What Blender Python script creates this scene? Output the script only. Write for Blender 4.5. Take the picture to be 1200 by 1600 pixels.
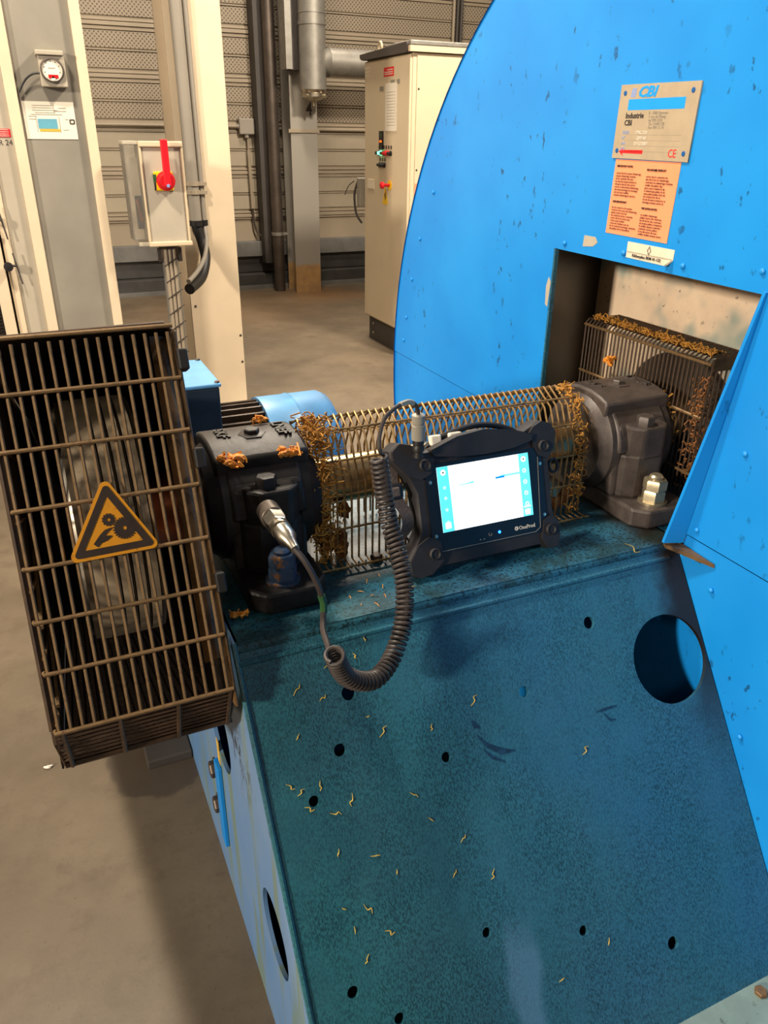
import bpy, bmesh, math, random
from mathutils import Vector, Matrix
random.seed(7)
PI = math.pi
for o in list(bpy.data.objects):
    bpy.data.objects.remove(o)
SC = bpy.context.scene
COL = SC.collection
V = Vector

# ------------------------------------------------------------------ camera
f_px, pitch, roll, yaw = 1195.65, math.radians(26.20366), math.radians(0.74198), math.radians(65.55743)
cy, sy, cp, sp = math.cos(yaw), math.sin(yaw), math.cos(pitch), math.sin(pitch)
F_ = V((cy*cp, sy*cp, -sp)); R_ = V((sy, -cy, 0)); U_ = R_.cross(F_)
R2 = R_*math.cos(roll) + U_*math.sin(roll); U2 = -R_*math.sin(roll) + U_*math.cos(roll)
cam = bpy.data.cameras.new('camera'); camo = bpy.data.objects.new('camera', cam); COL.objects.link(camo)
camo.matrix_world = Matrix(((R2.x, U2.x, -F_.x, 0), (R2.y, U2.y, -F_.y, 0), (R2.z, U2.z, -F_.z, 1.65), (0, 0, 0, 1)))
cam.sensor_fit = 'VERTICAL'; cam.sensor_height = 36; cam.lens = f_px/1600*36
cam.clip_start = .02; cam.clip_end = 100
SC.camera = camo

# ------------------------------------------------------------------ light
w = bpy.data.worlds.new('world'); SC.world = w; w.use_nodes = True
w.node_tree.nodes['Background'].inputs[0].default_value = (1.0, .90, .76, 1)
w.node_tree.nodes['Background'].inputs[1].default_value = .085

def area(name, loc, target, size, power, col=(1, .87, .70)):
    l = bpy.data.lights.new(name, 'AREA'); l.shape = 'RECTANGLE'; l.size = size[0]; l.size_y = size[1]
    l.energy = power; l.color = col
    o = bpy.data.objects.new(name, l); COL.objects.link(o); o.location = loc
    o.rotation_euler = (V(target)-V(loc)).to_track_quat('-Z', 'Y').to_euler()
    return o
area('hall_lamp_main', (-.75, 2.4, 4.6), (.4, 1.6, .8), (.4, .4), 205)
area('hall_lamp_left', (-7.0, -1.3, 3.6), (1.1, 1.4, 1.2), (.6, .6), 800)
area('hall_lamp_behind', (-1.6, -4.5, 5.4), (1.5, 4.5, 1.0), (1.2, 1.2), 50)
area('hall_lamp_right', (3.4, 2.6, 4.8), (2.6, 6.0, .8), (.5, .5), 400)
area('fill_back_floor', (2.2, 6.3, 5.6), (1.7, 6.2, .0), (1.2, .5), 220)  # unseen fill light added to brighten the back floor and wall
area('hall_lamp_far', (3.3, 8.2, 4.9), (.7, 1.3, 1.0), (1.6, .5), 150)

SC.view_settings.view_transform = 'Standard'
SC.view_settings.look = 'None'
SC.view_settings.gamma = 1
SC.view_settings.use_curve_mapping = False
SC.view_settings.exposure = 0.0

# ------------------------------------------------------------------ materials
def lin(c):
    return tuple((x/255/12.92 if x/255 <= .04045 else ((x/255+.055)/1.055)**2.4) for x in c)

class NT:
    def __init__(s, name):
        s.m = bpy.data.materials.new(name); s.m.use_nodes = True
        s.t = s.m.node_tree; s.b = s.t.nodes['Principled BSDF']
        s.tc = s.t.nodes.new('ShaderNodeTexCoord')
    def n(s, kind, **kw):
        x = s.t.nodes.new(kind)
        for k, v in kw.items():
            if k.startswith('_'): setattr(x, k[1:], v)
            else: x.inputs[k.replace('~', ' ')].default_value = v
        return x
    def l(s, a, b): s.t.links.new(a, b)
    def coord(s, scale=(1, 1, 1), rot=(0, 0, 0)):
        mp = s.n('ShaderNodeMapping', Scale=scale, Rotation=rot); s.l(s.tc.outputs['Object'], mp.inputs['Vector']); return mp.outputs[0]
    def noise(s, scale, detail=4, rough=.6, vec=None, dist=0):
        x = s.n('ShaderNodeTexNoise', Scale=scale, Detail=detail, Roughness=rough, Distortion=dist)
        s.l(vec if vec is not None else s.tc.outputs['Object'], x.inputs['Vector']); return x.outputs[0]
    def ramp(s, fac, a, b, inv=False):
        x = s.n('ShaderNodeMapRange', **{'From Min': a, 'From Max': b, 'To Min': 1. if inv else 0., 'To Max': 0. if inv else 1.})
        x.clamp = True; x.interpolation_type = 'SMOOTHSTEP'; s.l(fac, x.inputs[0]); return x.outputs[0]
    def mix(s, fac, a, b):
        x = s.t.nodes.new('ShaderNodeMix'); x.data_type = 'RGBA'
        for v, i in ((fac, 0), (a, 6), (b, 7)):
            if isinstance(v, (int, float)): x.inputs[i].default_value = v
            elif isinstance(v, tuple): x.inputs[i].default_value = (*v, 1)
            else: s.l(v, x.inputs[i])
        return x.outputs[2]
    def math(s, op, a, b=0.):
        x = s.t.nodes.new('ShaderNodeMath'); x.operation = op
        for v, i in ((a, 0), (b, 1)):
            if isinstance(v, (int, float)): x.inputs[i].default_value = v
            else: s.l(v, x.inputs[i])
        return x.outputs[0]
    def sep(s, off=None):
        x = s.n('ShaderNodeSeparateXYZ'); v = s.tc.outputs['Object']
        if off:
            a = s.n('ShaderNodeVectorMath'); a.operation = 'ADD'; a.inputs[1].default_value = off; s.l(v, a.inputs[0]); v = a.outputs[0]
        s.l(v, x.inputs[0]); return x.outputs
    def done(s, col, rough=.5, metal=0, bump=None, bs=.3, bd=.002, spec=.5):
        if isinstance(col, tuple): s.b.inputs['Base Color'].default_value = (*col, 1)
        else: s.l(col, s.b.inputs['Base Color'])
        if isinstance(rough, (int, float)): s.b.inputs['Roughness'].default_value = rough
        else: s.l(rough, s.b.inputs['Roughness'])
        s.b.inputs['Metallic'].default_value = metal
        s.b.inputs['Specular IOR Level'].default_value = spec
        if bump is not None:
            x = s.n('ShaderNodeBump', Strength=bs, Distance=bd); s.l(bump, x.inputs['Height']); s.l(x.outputs[0], s.b.inputs['Normal'])
        return s.m

def simple(name, rgb, rough=.5, metal=0, var=.12, scale=18, spec=.5, dirt=None, dirt_t=(.56, .7), dirt_scale=9, bump=0):
    t = NT(name); c = lin(rgb)
    nz = t.noise(scale, 5)
    col = t.mix(t.ramp(nz, .3, .7), tuple(x*(1-var) for x in c), tuple(min(1, x*(1+var)) for x in c))
    if dirt:
        col = t.mix(t.ramp(t.noise(dirt_scale, 8, .7), *dirt_t), col, lin(dirt))
    return t.done(col, rough, metal, nz if bump else None, bump, .002, spec)

def emit(name, rgb, strength):
    t = NT(name); t.b.inputs['Emission Color'].default_value = (*lin(rgb), 1); t.b.inputs['Emission Strength'].default_value = strength
    return t.done(lin(rgb), .4)

M = {}
M['cream'] = simple('cream_paint', (220, 200, 170), .5, var=.05, scale=3, dirt=(120, 100, 78), dirt_t=(.68, .78), dirt_scale=6)
M['cream_cab'] = simple('cream_cabinet_paint', (206, 188, 158), .45, var=.03, scale=3)
M['grey_panel'] = simple('grey_panel_paint', (140, 134, 122), .42, var=.10, scale=2.5)
M['grey_door'] = simple('light_grey_door', (176, 166, 148), .5, var=.06, scale=5, dirt=(120, 104, 82), dirt_t=(.62, .75))
M['grey_col'] = simple('grey_column_paint', (142, 134, 122), .55, var=.06, scale=3)
M['black'] = simple('black_plastic', (26, 24, 24), .5, var=.2)
M['rubber'] = simple('black_rubber', (36, 33, 35), .62, var=.15, scale=60, bump=.1)
M['cord'] = simple('cord_rubber', (58, 50, 47), .5, var=.2, scale=30)
M['webbing'] = simple('webbing', (84, 74, 70), .85, var=.3, scale=300, bump=.5)
M['steel'] = simple('brushed_steel', (190, 182, 168), .3, 1, var=.1, scale=40)
M['galv'] = simple('galvanised_steel', (150, 146, 138), .5, .6, var=.12, scale=10)
M['dark_steel'] = simple('dark_steel_pipe', (92, 82, 74), .45, .6, var=.2, scale=6)
M['dark_paint'] = simple('dark_grey_paint', (66, 60, 56), .6, var=.15, scale=4)
M['plinth'] = simple('dark_plinth', (62, 60, 58), .7, var=.2, scale=5)
M['plinth_light'] = simple('grey_plinth_ledge', (108, 106, 102), .7, var=.15, scale=6)
M['red'] = simple('red_plastic', (214, 20, 30), .4, var=.05)
M['yellow'] = simple('yellow_plastic', (238, 190, 20), .45, var=.05)
M['green'] = simple('green_plastic', (44, 84, 44), .5, var=.05)
M['paper'] = simple('paper', (228, 218, 200), .8, var=.04, scale=4)
M['ink'] = simple('ink', (52, 44, 42), .8, var=.1)
M['ink_pale'] = simple('faded_ink', (150, 140, 125), .8, var=.1)
M['print_blue'] = simple('blue_print', (92, 158, 178), .7, var=.05)
M['print_yellow'] = simple('yellow_print', (208, 168, 60), .7, var=.05)
M['orange_paper'] = simple('orange_sticker', (250, 150, 105), .65, var=.03)
M['plate'] = simple('aluminium_plate', (186, 168, 142), .45, .25, var=.06, scale=30, dirt=(90, 76, 60), dirt_t=(.68, .74), dirt_scale=35)
M['brand_blue'] = simple('brand_blue_print', (10, 150, 235), .5, var=.03)
M['label_blue'] = simple('faded_blue_print', (130, 150, 200), .6, var=.05)
M['label_white'] = simple('white_print', (225, 215, 200), .6, var=.05)
M['red_print'] = simple('red_print', (225, 30, 34), .5, var=.03)
M['sticker'] = simple('cream_sticker', (222, 208, 184), .6, var=.05, scale=20)
M['scuff'] = simple('dark_scuff', (16, 52, 80), .5, var=.4, scale=120)
M['lit_green'] = simple('lit_green_flange', (120, 140, 134), .5, var=.15, scale=12, dirt=(60, 70, 64), dirt_t=(.58, .7), dirt_scale=40)  # pale green puts the light on the flat flange top into the colour
M['motor_blue'] = simple('motor_blue_paint', (92, 150, 196), .38, var=.10, scale=12, dirt=(50, 62, 76), dirt_t=(.62, .8), dirt_scale=14)
M['fin'] = simple('oily_brown_fin', (74, 56, 40), .45, var=.3, scale=20)
M['box_dark'] = simple('oily_terminal_box_paint', (30, 40, 52), .4, var=.25, scale=10)
M['shaft'] = simple('oily_steel_shaft', (214, 186, 138), .27, 1, var=.25, scale=14)
M['belt'] = simple('worn_belt', (168, 150, 124), .6, var=.15, scale=25, dirt=(96, 82, 66), dirt_t=(.5, .7), dirt_scale=12)
M['pulley'] = simple('cast_pulley', (92, 80, 64), .45, .3, var=.15, scale=25)
M['copper'] = simple('copper_bush', (190, 110, 76), .3, .9, var=.15, scale=20)
M['fibre'] = simple('orange_fibre', (186, 132, 54), .75, var=.35, scale=60)
M['fibre_bright'] = simple('orange_residue', (226, 142, 44), .55, var=.3, scale=60, dirt=(120, 60, 20), dirt_t=(.55, .75), dirt_scale=90)
M['fibre_dark'] = simple('brown_fibre', (120, 74, 30), .75, var=.4, scale=60)
M['shred'] = simple('yellow_shred', (204, 168, 66), .7, var=.25, scale=60)
M['navy'] = simple('navy_bezel', (14, 15, 20), .38, var=.1)
M['led'] = emit('blue_led', (20, 90, 255), 14)
M['scr_white'] = emit('screen_white', (246, 252, 255), 1.5)
M['scr_cyan'] = emit('screen_cyan', (96, 226, 244), 1.05)
M['scr_blue'] = emit('screen_blue', (0, 130, 205), 1.0)
M['scr_pale'] = emit('screen_pale', (130, 228, 236), 1.0)
M['scr_icon'] = emit('screen_icon', (190, 250, 255), 1.1)
M['lamp_green'] = emit('green_lamp', (120, 255, 190), 2.5)
M['lamp_orange'] = emit('orange_display', (255, 96, 20), 1.6)
M['wire'] = simple('rusty_wire', (128, 101, 68), .5, .35, var=.3, scale=40, dirt=(70, 48, 30), dirt_t=(.5, .7), dirt_scale=40)
M['wire_dark'] = simple('greasy_wire', (64, 46, 30), .5, .2, var=.3, scale=40)
M['wire_brass'] = simple('brass_wire', (158, 126, 80), .45, .5, var=.25, scale=40, dirt=(74, 54, 34), dirt_t=(.5, .7), dirt_scale=30)
M['grime'] = simple('black_grime', (26, 19, 14), .42, var=.5, scale=50, dirt=(74, 46, 26), dirt_t=(.6, .72), dirt_scale=50, bump=.6)
M['rust_plate'] = simple('brown_oily_plate', (112, 84, 52), .45, .2, var=.25, scale=14, dirt=(44, 30, 20), dirt_t=(.48, .68), dirt_scale=18)
M['zinc'] = simple('zinc_nut', (176, 164, 138), .34, .8, var=.15, scale=40)
M['blue_nut'] = simple('blue_painted_nut', (62, 82, 108), .4, .4, var=.25, scale=40, dirt=(150, 104, 60), dirt_t=(.52, .62), dirt_scale=45)
M['side_blue'] = None

def m_disc():
    t = NT('bright_blue_panel')
    base = t.mix(t.ramp(t.noise(2.2, 3), .3, .7), lin((15, 130, 214)), lin((26, 144, 225)))
    sp1 = t.math('MULTIPLY', t.ramp(t.noise(42, 3, .6, t.coord((1, 1, .6))), .62, .68), t.ramp(t.noise(3.1, 2), .42, .6))
    sp2 = t.ramp(t.noise(24, 4, .7, t.coord((1, 1, .35))), .70, .74)
    col = t.mix(t.math('MULTIPLY', t.math('MAXIMUM', sp1, sp2), .75), base, lin((16, 50, 88)))
    return t.done(col, .38)
M['disc'] = m_disc()
M['disc_edge'] = simple('panel_edge', (12, 84, 150), .5)

def m_teal(name, horizontal=False):
    t = NT(name)
    x, y, z = t.sep((.66, 1.2, 0))[:3]
    base = t.mix(t.ramp(t.noise(3.0, 3), .35, .65), lin((46, 102, 134)), lin((46, 104, 128)))
    # greener film toward the belt side, bluer toward the fan
    side = t.ramp(x, .25, .8)
    base = t.mix(side, t.mix(t.ramp(t.noise(5, 4), .35, .65), lin((40, 100, 112)), lin((36, 86, 100))), base)
    st = (1, 1, 1) if horizontal else (1, .45, .45)
    spk = t.ramp(t.noise(420, 2, .6, t.coord(st)), .42, .60)
    patch = t.ramp(t.noise(5.5, 6, .7, t.coord((1, .5, .5))), .36, .60)
    dark = t.math('MULTIPLY', spk, t.math('ADD', t.math('MULTIPLY', patch, .42), .24))
    col = t.mix(dark, base, lin((8, 34, 46)))
    # black grease along the fan casing and under the bearing foot
    d = t.math('ADD', x, t.math('MULTIPLY', t.noise(7, 5), .16))
    g = t.ramp(d, 1.115, 1.18)
    gz = t.ramp(z, .48, .74) if not horizontal else 1.
    col = t.mix(t.math('MULTIPLY', g, gz), col, lin((30, 22, 18)))
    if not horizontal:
        # paler tongue low on the plate
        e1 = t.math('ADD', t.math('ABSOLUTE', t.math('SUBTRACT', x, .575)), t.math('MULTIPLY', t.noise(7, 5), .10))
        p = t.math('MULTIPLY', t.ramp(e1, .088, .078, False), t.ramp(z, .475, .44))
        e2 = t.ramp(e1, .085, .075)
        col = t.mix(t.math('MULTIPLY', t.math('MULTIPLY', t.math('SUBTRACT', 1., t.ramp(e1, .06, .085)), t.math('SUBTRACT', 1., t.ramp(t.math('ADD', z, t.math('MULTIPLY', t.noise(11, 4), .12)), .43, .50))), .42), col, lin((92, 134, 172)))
        # scuff strokes
        sc = t.ramp(t.noise(26, 4, .7, t.coord((1, 3, 3), (0, 0, .5))), .71, .76)
        col = t.mix(t.math('MULTIPLY', sc, .55), col, lin((10, 40, 66)))
    else:
        pg = t.ramp(t.noise(9, 6, .72), .44, .62)
        col = t.mix(t.math('MULTIPLY', pg, .7), col, lin((20, 44, 40)))
        col = t.mix(t.math('MULTIPLY', t.ramp(t.noise(140, 3, .6), .52, .6), .7), col, lin((8, 20, 22)))
    rough = t.ramp(t.noise(9, 4), .2, .9)
    rr = t.math('ADD', t.math('MULTIPLY', rough, .25), .30)
    return t.done(col, rr, 0, t.noise(420, 2, .6, t.coord(st)), .25, .001)
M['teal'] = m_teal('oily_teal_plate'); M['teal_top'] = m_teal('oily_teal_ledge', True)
def m_side():
    t = NT('pale_blue_side_plate')
    y = t.sep()[1]
    base = t.mix(t.ramp(t.noise(4, 4), .3, .7), lin((84, 128, 182)), lin((104, 138, 178)))
    streak = t.ramp(t.noise(6, 4, .6, t.coord((1, 3.0, .25))), .50, .64)
    col = t.mix(t.math('MULTIPLY', streak, .7), base, lin((112, 128, 84)))
    z = t.sep()[2]
    grim = t.math('MULTIPLY', t.math('MULTIPLY', t.ramp(t.noise(40, 6, .75, t.coord((1, 1, .5))), .50, .58), t.ramp(t.noise(5, 3), .42, .6)), t.ramp(z, .50, .66))
    col = t.mix(grim, col, lin((22, 22, 26)))
    return t.done(col, .4)
M['side_blue'] = m_side()
def m_cast():
    t = NT('greasy_black_casting')
    col = t.mix(t.ramp(t.noise(14, 6, .7), .35, .68), lin((24, 21, 20)), lin((46, 41, 39)))
    nz = t.noise(120, 4)
    return t.done(col, t.math('ADD', t.math('MULTIPLY', t.noise(10, 4), .3), .30), .15, nz, .25, .0015)
M['cast'] = m_cast()
def m_cast2():
    t = NT('dark_grey_casting')
    col = t.mix(t.ramp(t.noise(14, 6, .7), .3, .7), lin((62, 54, 51)), lin((86, 77, 72)))
    return t.done(col, .46, .15, t.noise(140, 4), .2, .0015)
M['cast2'] = m_cast2()
def m_beige():
    t = NT('stained_beige_recess')
    z = t.sep()[2]
    base = t.mix(t.ramp(t.noise(6, 4), .3, .7), lin((242, 216, 186)), lin((222, 196, 168)))
    base = t.mix(t.math('MULTIPLY', t.ramp(t.noise(4.5, 3), .48, .62), .8), base, lin((120, 150, 146)))
    sp = t.ramp(t.noise(38, 6, .75), .60, .68)
    col = t.mix(t.math('MULTIPLY', sp, .75), base, lin((64, 56, 46)))
    return t.done(col, .5)
M['beige'] = m_beige()
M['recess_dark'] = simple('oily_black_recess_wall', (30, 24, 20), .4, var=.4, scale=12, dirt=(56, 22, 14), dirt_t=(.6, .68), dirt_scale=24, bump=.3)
def m_floor():
    t = NT('concrete_floor')
    base = t.mix(t.ramp(t.noise(1.1, 6, .6), .3, .7), lin((90, 79, 65)), lin((118, 104, 85)))
    b2 = t.mix(t.math('MULTIPLY', t.ramp(t.noise(9, 8, .72), .5, .72), .45), base, lin((80, 66, 52)))
    b2 = t.mix(t.math('MULTIPLY', t.ramp(t.noise(3.2, 9, .78), .46, .68), .55), b2, lin((84, 72, 58)))
    b3 = t.mix(t.math('MULTIPLY', t.ramp(t.noise(70, 8, .8), .58, .66), .7), b2, lin((74, 62, 50)))
    b3 = t.mix(t.math('MULTIPLY', t.ramp(t.noise(45, 8, .8), .66, .70), .6), b3, lin((168, 152, 128)))
    # oil soaked spot beside the anchor plate, rust run at the far column
    x, y, z = t.sep()[:3]
    def spot(cx, cy_, r0, r1, wob):
        dx = t.math('SUBTRACT', x, cx); dy = t.math('SUBTRACT', y, cy_)
        d = t.math('SQRT', t.math('ADD', t.math('MULTIPLY', dx, dx), t.math('MULTIPLY', dy, dy)))
        d = t.math('ADD', d, t.math('MULTIPLY', t.math('SUBTRACT', t.noise(6, 4), .5), wob))
        return t.math('SUBTRACT', 1., t.ramp(d, r0, r1))
    b4 = t.mix(t.math('MULTIPLY', spot(.10, 1.80, .13, .15, .14), .75), b3, lin((70, 60, 52)))
    b4 = t.mix(t.math('MULTIPLY', spot(3.1, 8.5, .1, .7, .7), .6), b4, lin((120, 82, 44)))
    b4 = t.mix(t.math('MULTIPLY', spot(2.0, 8.2, .3, 1.6, .9), .4), b4, lin((116, 88, 56)))
    r = t.math('ADD', t.math('MULTIPLY', t.noise(3, 4), .3), .34)
    return t.done(b4, r, 0, t.noise(70, 6, .7), .12, .003)
M['floor'] = m_floor()
def m_perf():
    t = NT('perforated_cladding')
    vo = t.n('ShaderNodeTexVoronoi', Scale=1.0, Randomness=0.); t.l(t.coord((34, 1, 34), (0, PI/4, 0)), vo.inputs['Vector'])
    dots = t.ramp(vo.outputs['Distance'], .26, .36, True)
    col = t.mix(dots, lin((150, 136, 116)), lin((92, 82, 70)))
    return t.done(col, .6, 0)
M['perf'] = m_perf()
M['clad'] = simple('cladding_steel', (152, 138, 118), .55, var=.05, scale=2)
M['clad_low'] = simple('cladding_steel_plain', (160, 148, 128), .55, var=.06, scale=3)
def m_rustcol():
    t = NT('grey_column_rust_base')
    z = t.sep()[2]
    d = t.math('ADD', z, t.math('MULTIPLY', t.noise(5, 4), .06))
    col = t.mix(t.ramp(d, .30, .36), t.mix(t.ramp(t.noise(12, 4), .3, .7), lin((176, 138, 88)), lin((152, 120, 82))), lin((150, 144, 134)))
    return t.done(col, .5)
M['rustcol'] = m_rustcol()
def m_sign():
    t = NT('warning_yellow')
    col = t.mix(t.ramp(t.noise(60, 6, .7), .55, .75), lin((214, 142, 22)), lin((140, 84, 16)))
    return t.done(col, .45)
M['sign'] = m_sign()
M['sign_black'] = simple('sign_black', (46, 33, 24), .5, var=.2, scale=50)
def m_mesh():
    t = NT('woven_mesh_sheet')
    return t.done(lin((40, 30, 22)), .6, .3)
M['mesh'] = m_mesh()
def m_clear():
    t = NT('clear_plastic')
    t.b.inputs['Transmission Weight'].default_value = .9; t.b.inputs['IOR'].default_value = 1.25
    return t.done((.85, .82, .75), .12)
M['clear'] = m_clear()

# ------------------------------------------------------------------ mesh helpers
class MB:
    def __init__(s): s.v = []; s.f = []
    def add(s, vs, fs):
        k = len(s.v); s.v += [V(p) for p in vs]; s.f += [tuple(i+k for i in q) for q in fs]; return s
    def hexa(s, p):   # 8 points bottom 0-3 ccw, top 4-7
        return s.add(p, [(3, 2, 1, 0), (4, 5, 6, 7), (0, 1, 5, 4), (1, 2, 6, 5), (2, 3, 7, 6), (3, 0, 4, 7)])
    def box(s, lo, hi):
        a, b = lo, hi
        return s.hexa([(a[0], a[1], a[2]), (b[0], a[1], a[2]), (b[0], b[1], a[2]), (a[0], b[1], a[2]),
                       (a[0], a[1], b[2]), (b[0], a[1], b[2]), (b[0], b[1], b[2]), (a[0], b[1], b[2])])
    def fbox(s, o, ex, ey, ez, lo, hi):     # box in a frame
        k = len(s.v); s.box(lo, hi)
        for i in range(k, len(s.v)):
            p = s.v[i]; s.v[i] = V(o)+V(ex)*p.x+V(ey)*p.y+V(ez)*p.z
        return s
    def tube(s, pts, r, n=6, closed=False, caps=True):
        pts = [V(p) for p in pts]; m = len(pts); k = len(s.v)
        rs = r if isinstance(r, (list, tuple)) else [r]*m
        t0 = (pts[1]-pts[0]).normalized()
        a = t0.orthogonal().normalized()
        for i in range(m):
            if closed: t = (pts[(i+1) % m]-pts[i-1])
            else: t = (pts[min(i+1, m-1)]-pts[max(i-1, 0)])
            t.normalize()
            a = a-t*a.dot(t)
            a = a.normalized() if a.length > 1e-6 else t.orthogonal().normalized()
            b = t.cross(a)
            for j in range(n):
                an = 2*PI*j/n; s.v.append(pts[i]+(a*math.cos(an)+b*math.sin(an))*rs[i])
        for i in range(m if closed else m-1):
            i2 = (i+1) % m
            for j in range(n):
                j2 = (j+1) % n
                s.f.append((k+i*n+j, k+i*n+j2, k+i2*n+j2, k+i2*n+j))
        if caps and not closed:
            s.f.append(tuple(k+j for j in range(n))[::-1]); s.f.append(tuple(k+(m-1)*n+j for j in range(n)))
        return s
    def lathe(s, o, ax, prof, n=32, caps=True):   # prof: (distance along axis, radius)
        ax = V(ax).normalized(); a = ax.orthogonal().normalized(); b = ax.cross(a); k = len(s.v); m = len(prof)
        for d, r in prof:
            for j in range(n):
                an = 2*PI*j/n; s.v.append(V(o)+ax*d+(a*math.cos(an)+b*math.sin(an))*r)
        for i in range(m-1):
            for j in range(n):
                j2 = (j+1) % n; s.f.append((k+i*n+j, k+i*n+j2, k+(i+1)*n+j2, k+(i+1)*n+j))
        if caps:
            s.f.append(tuple(k+j for j in range(n))[::-1]); s.f.append(tuple(k+(m-1)*n+j for j in range(n)))
        return s
    def prism(s, poly, o, ex, ey, ez):      # poly in (ex,ey), extruded along ez
        k = len(s.v); n = len(poly); o, ex, ey, ez = V(o), V(ex), V(ey), V(ez)
        for e in (V((0, 0, 0)), ez):
            for x, y in poly: s.v.append(o+ex*x+ey*y+e)
        s.f.append(tuple(k+i for i in range(n))[::-1]); s.f.append(tuple(k+n+i for i in range(n)))
        for i in range(n):
            j = (i+1) % n; s.f.append((k+i, k+j, k+n+j, k+n+i))
        return s
    def hexprism(s, o, ax, r, h, dome=0, rot=0):
        ax = V(ax).normalized(); a = ax.orthogonal().normalized(); b = ax.cross(a)
        p = [(r*math.cos(PI/3*i+rot), r*math.sin(PI/3*i+rot)) for i in range(6)]
        q = [(x*.86, y*.86) for x, y in p]
        k = len(s.v); o = V(o)
        for d, pp in ((0, p), (h*.82, p), (h, q)):
            for x, y in pp: s.v.append(o+ax*d+a*x+b*y)
        for i in range(2):
            for j in range(6):
                j2 = (j+1) % 6; s.f.append((k+i*6+j, k+i*6+j2, k+(i+1)*6+j2, k+(i+1)*6+j))
        s.f.append(tuple(k+j for j in range(6))[::-1]); s.f.append(tuple(k+12+j for j in range(6)))
        return s
    def blob(s, c, r, seed=0, n=2):
        bm = bmesh.new(); bmesh.ops.create_icosphere(bm, subdivisions=n, radius=1)
        rnd = random.Random(seed); k = len(s.v); off = [rnd.random()*6 for _ in range(6)]
        for v in bm.verts:
            p = v.co
            q = 1+.25*math.sin(p.x*3+off[0])*math.sin(p.y*4+off[1])+.18*math.sin(p.z*5+off[2]+p.x*4)+rnd.uniform(-.12, .12)
            s.v.append(V(c)+V((p.x*r[0], p.y*r[1], p.z*r[2]))*q)
        for f in bm.faces: s.f.append(tuple(k+v.index for v in f.verts))
        bm.free(); return s

def wloc(p):
    l = V((0, 0, 0))
    while p is not None: l += p.location; p = p.parent
    return l
def props(o, label=None, cat=None, group=None, kind=None):
    for k, v in (('label', label), ('category', cat), ('group', group), ('kind', kind)):
        if v: o[k] = v
    return o
def obj(name, mb, mat, parent=None, smooth=True, bevel=0, label=None, kind=None, base=None):
    off = wloc(parent) if parent is not None else (V(base) if base is not None else V((0, 0, 0)))
    me = bpy.data.meshes.new(name)
    me.from_pydata([tuple(p-off) for p in mb.v], [], mb.f); me.update()
    bm = bmesh.new(); bm.from_mesh(me); bmesh.ops.recalc_face_normals(bm, faces=bm.faces); bm.to_mesh(me); bm.free()
    me.materials.append(M[mat] if isinstance(mat, str) else mat)
    if smooth:
        me.shade_smooth(); me.set_sharp_from_angle(angle=math.radians(38))
    o = bpy.data.objects.new(name, me); COL.objects.link(o)
    if parent is not None: o.parent = parent
    elif base is not None: o.location = base
    if bevel:
        b = o.modifiers.new('bevel', 'BEVEL'); b.width = bevel; b.segments = 2; b.limit_method = 'ANGLE'; b.angle_limit = math.radians(40)
    return props(o, label, None, None, kind)
def thing(name, label, cat, loc, group=None):
    o = bpy.data.objects.new(name, None); o.empty_display_size = .05; o.location = loc; COL.objects.link(o)
    return props(o, label, cat, group)
def copy_tree(o, off, label=None, parent=None):
    c = o.copy(); COL.objects.link(c)
    if parent is None: c.location = V(o.location)+V(off)
    else: c.parent = parent
    if label: c['label'] = label
    for ch in o.children: copy_tree(ch, off, None, c)
    return c
def from_curve(cu, name, mat, parent, mw, label=None):
    t = bpy.data.objects.new('tmp', cu); COL.objects.link(t)
    dg = bpy.context.evaluated_depsgraph_get(); dg.update()
    me = bpy.data.meshes.new_from_object(t.evaluated_get(dg)); bpy.data.objects.remove(t); bpy.data.curves.remove(cu)
    off = wloc(parent) if parent is not None else V((0, 0, 0))
    me.transform(Matrix.Translation(-off) @ mw); me.name = name
    me.materials.clear(); me.materials.append(M[mat])
    o = bpy.data.objects.new(name, me); COL.objects.link(o)
    if parent is not None: o.parent = parent
    return props(o, label)
def frame(o, ex, ey):
    ex, ey = V(ex).normalized(), V(ey).normalized(); ez = ex.cross(ey)
    return Matrix(((ex.x, ey.x, ez.x, o[0]), (ex.y, ey.y, ez.y, o[1]), (ex.z, ey.z, ez.z, o[2]), (0, 0, 0, 1)))
def circ(cx, cy_, r, n=28, sx=1): return [(cx+sx*r*math.cos(2*PI*i/n), cy_+r*math.sin(2*PI*i/n)) for i in range(n)]
def plate(name, mat, outline, holes, th, o, ex, ey, parent=None, label=None, bevel=0):
    """sheet in the plane (ex,ey) with its outer face on the plane and thickness behind it"""
    cu = bpy.data.curves.new('tmp', 'CURVE'); cu.dimensions = '2D'; cu.fill_mode = 'BOTH'; cu.extrude = th/2
    for poly in [outline]+list(holes):
        sp_ = cu.splines.new('POLY'); sp_.points.add(len(poly)-1); sp_.use_cyclic_u = True
        for i, (x, y) in enumerate(poly): sp_.points[i].co = (x, y, 0, 1)
    ez = V(ex).normalized().cross(V(ey).normalized())
    r = from_curve(cu, name, mat, parent, frame(V(o)-ez*th/2, ex, ey), label)
    return r
def text(s, size, mat, o, ex, ey, parent, name='lettering', th=.0006, align='LEFT', sx=1, shear=0, bold=0, label=None):
    cu = bpy.data.curves.new('tmp', 'FONT'); cu.body = s; cu.size = size; cu.extrude = th/2; cu.align_x = align; cu.align_y = 'BOTTOM_BASELINE'
    cu.shear = shear; cu.offset = bold; cu.resolution_u = 2
    return from_curve(cu, name, mat, parent, frame(o, ex, ey) @ Matrix.Diagonal((sx, 1, 1, 1)), label)
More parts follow.
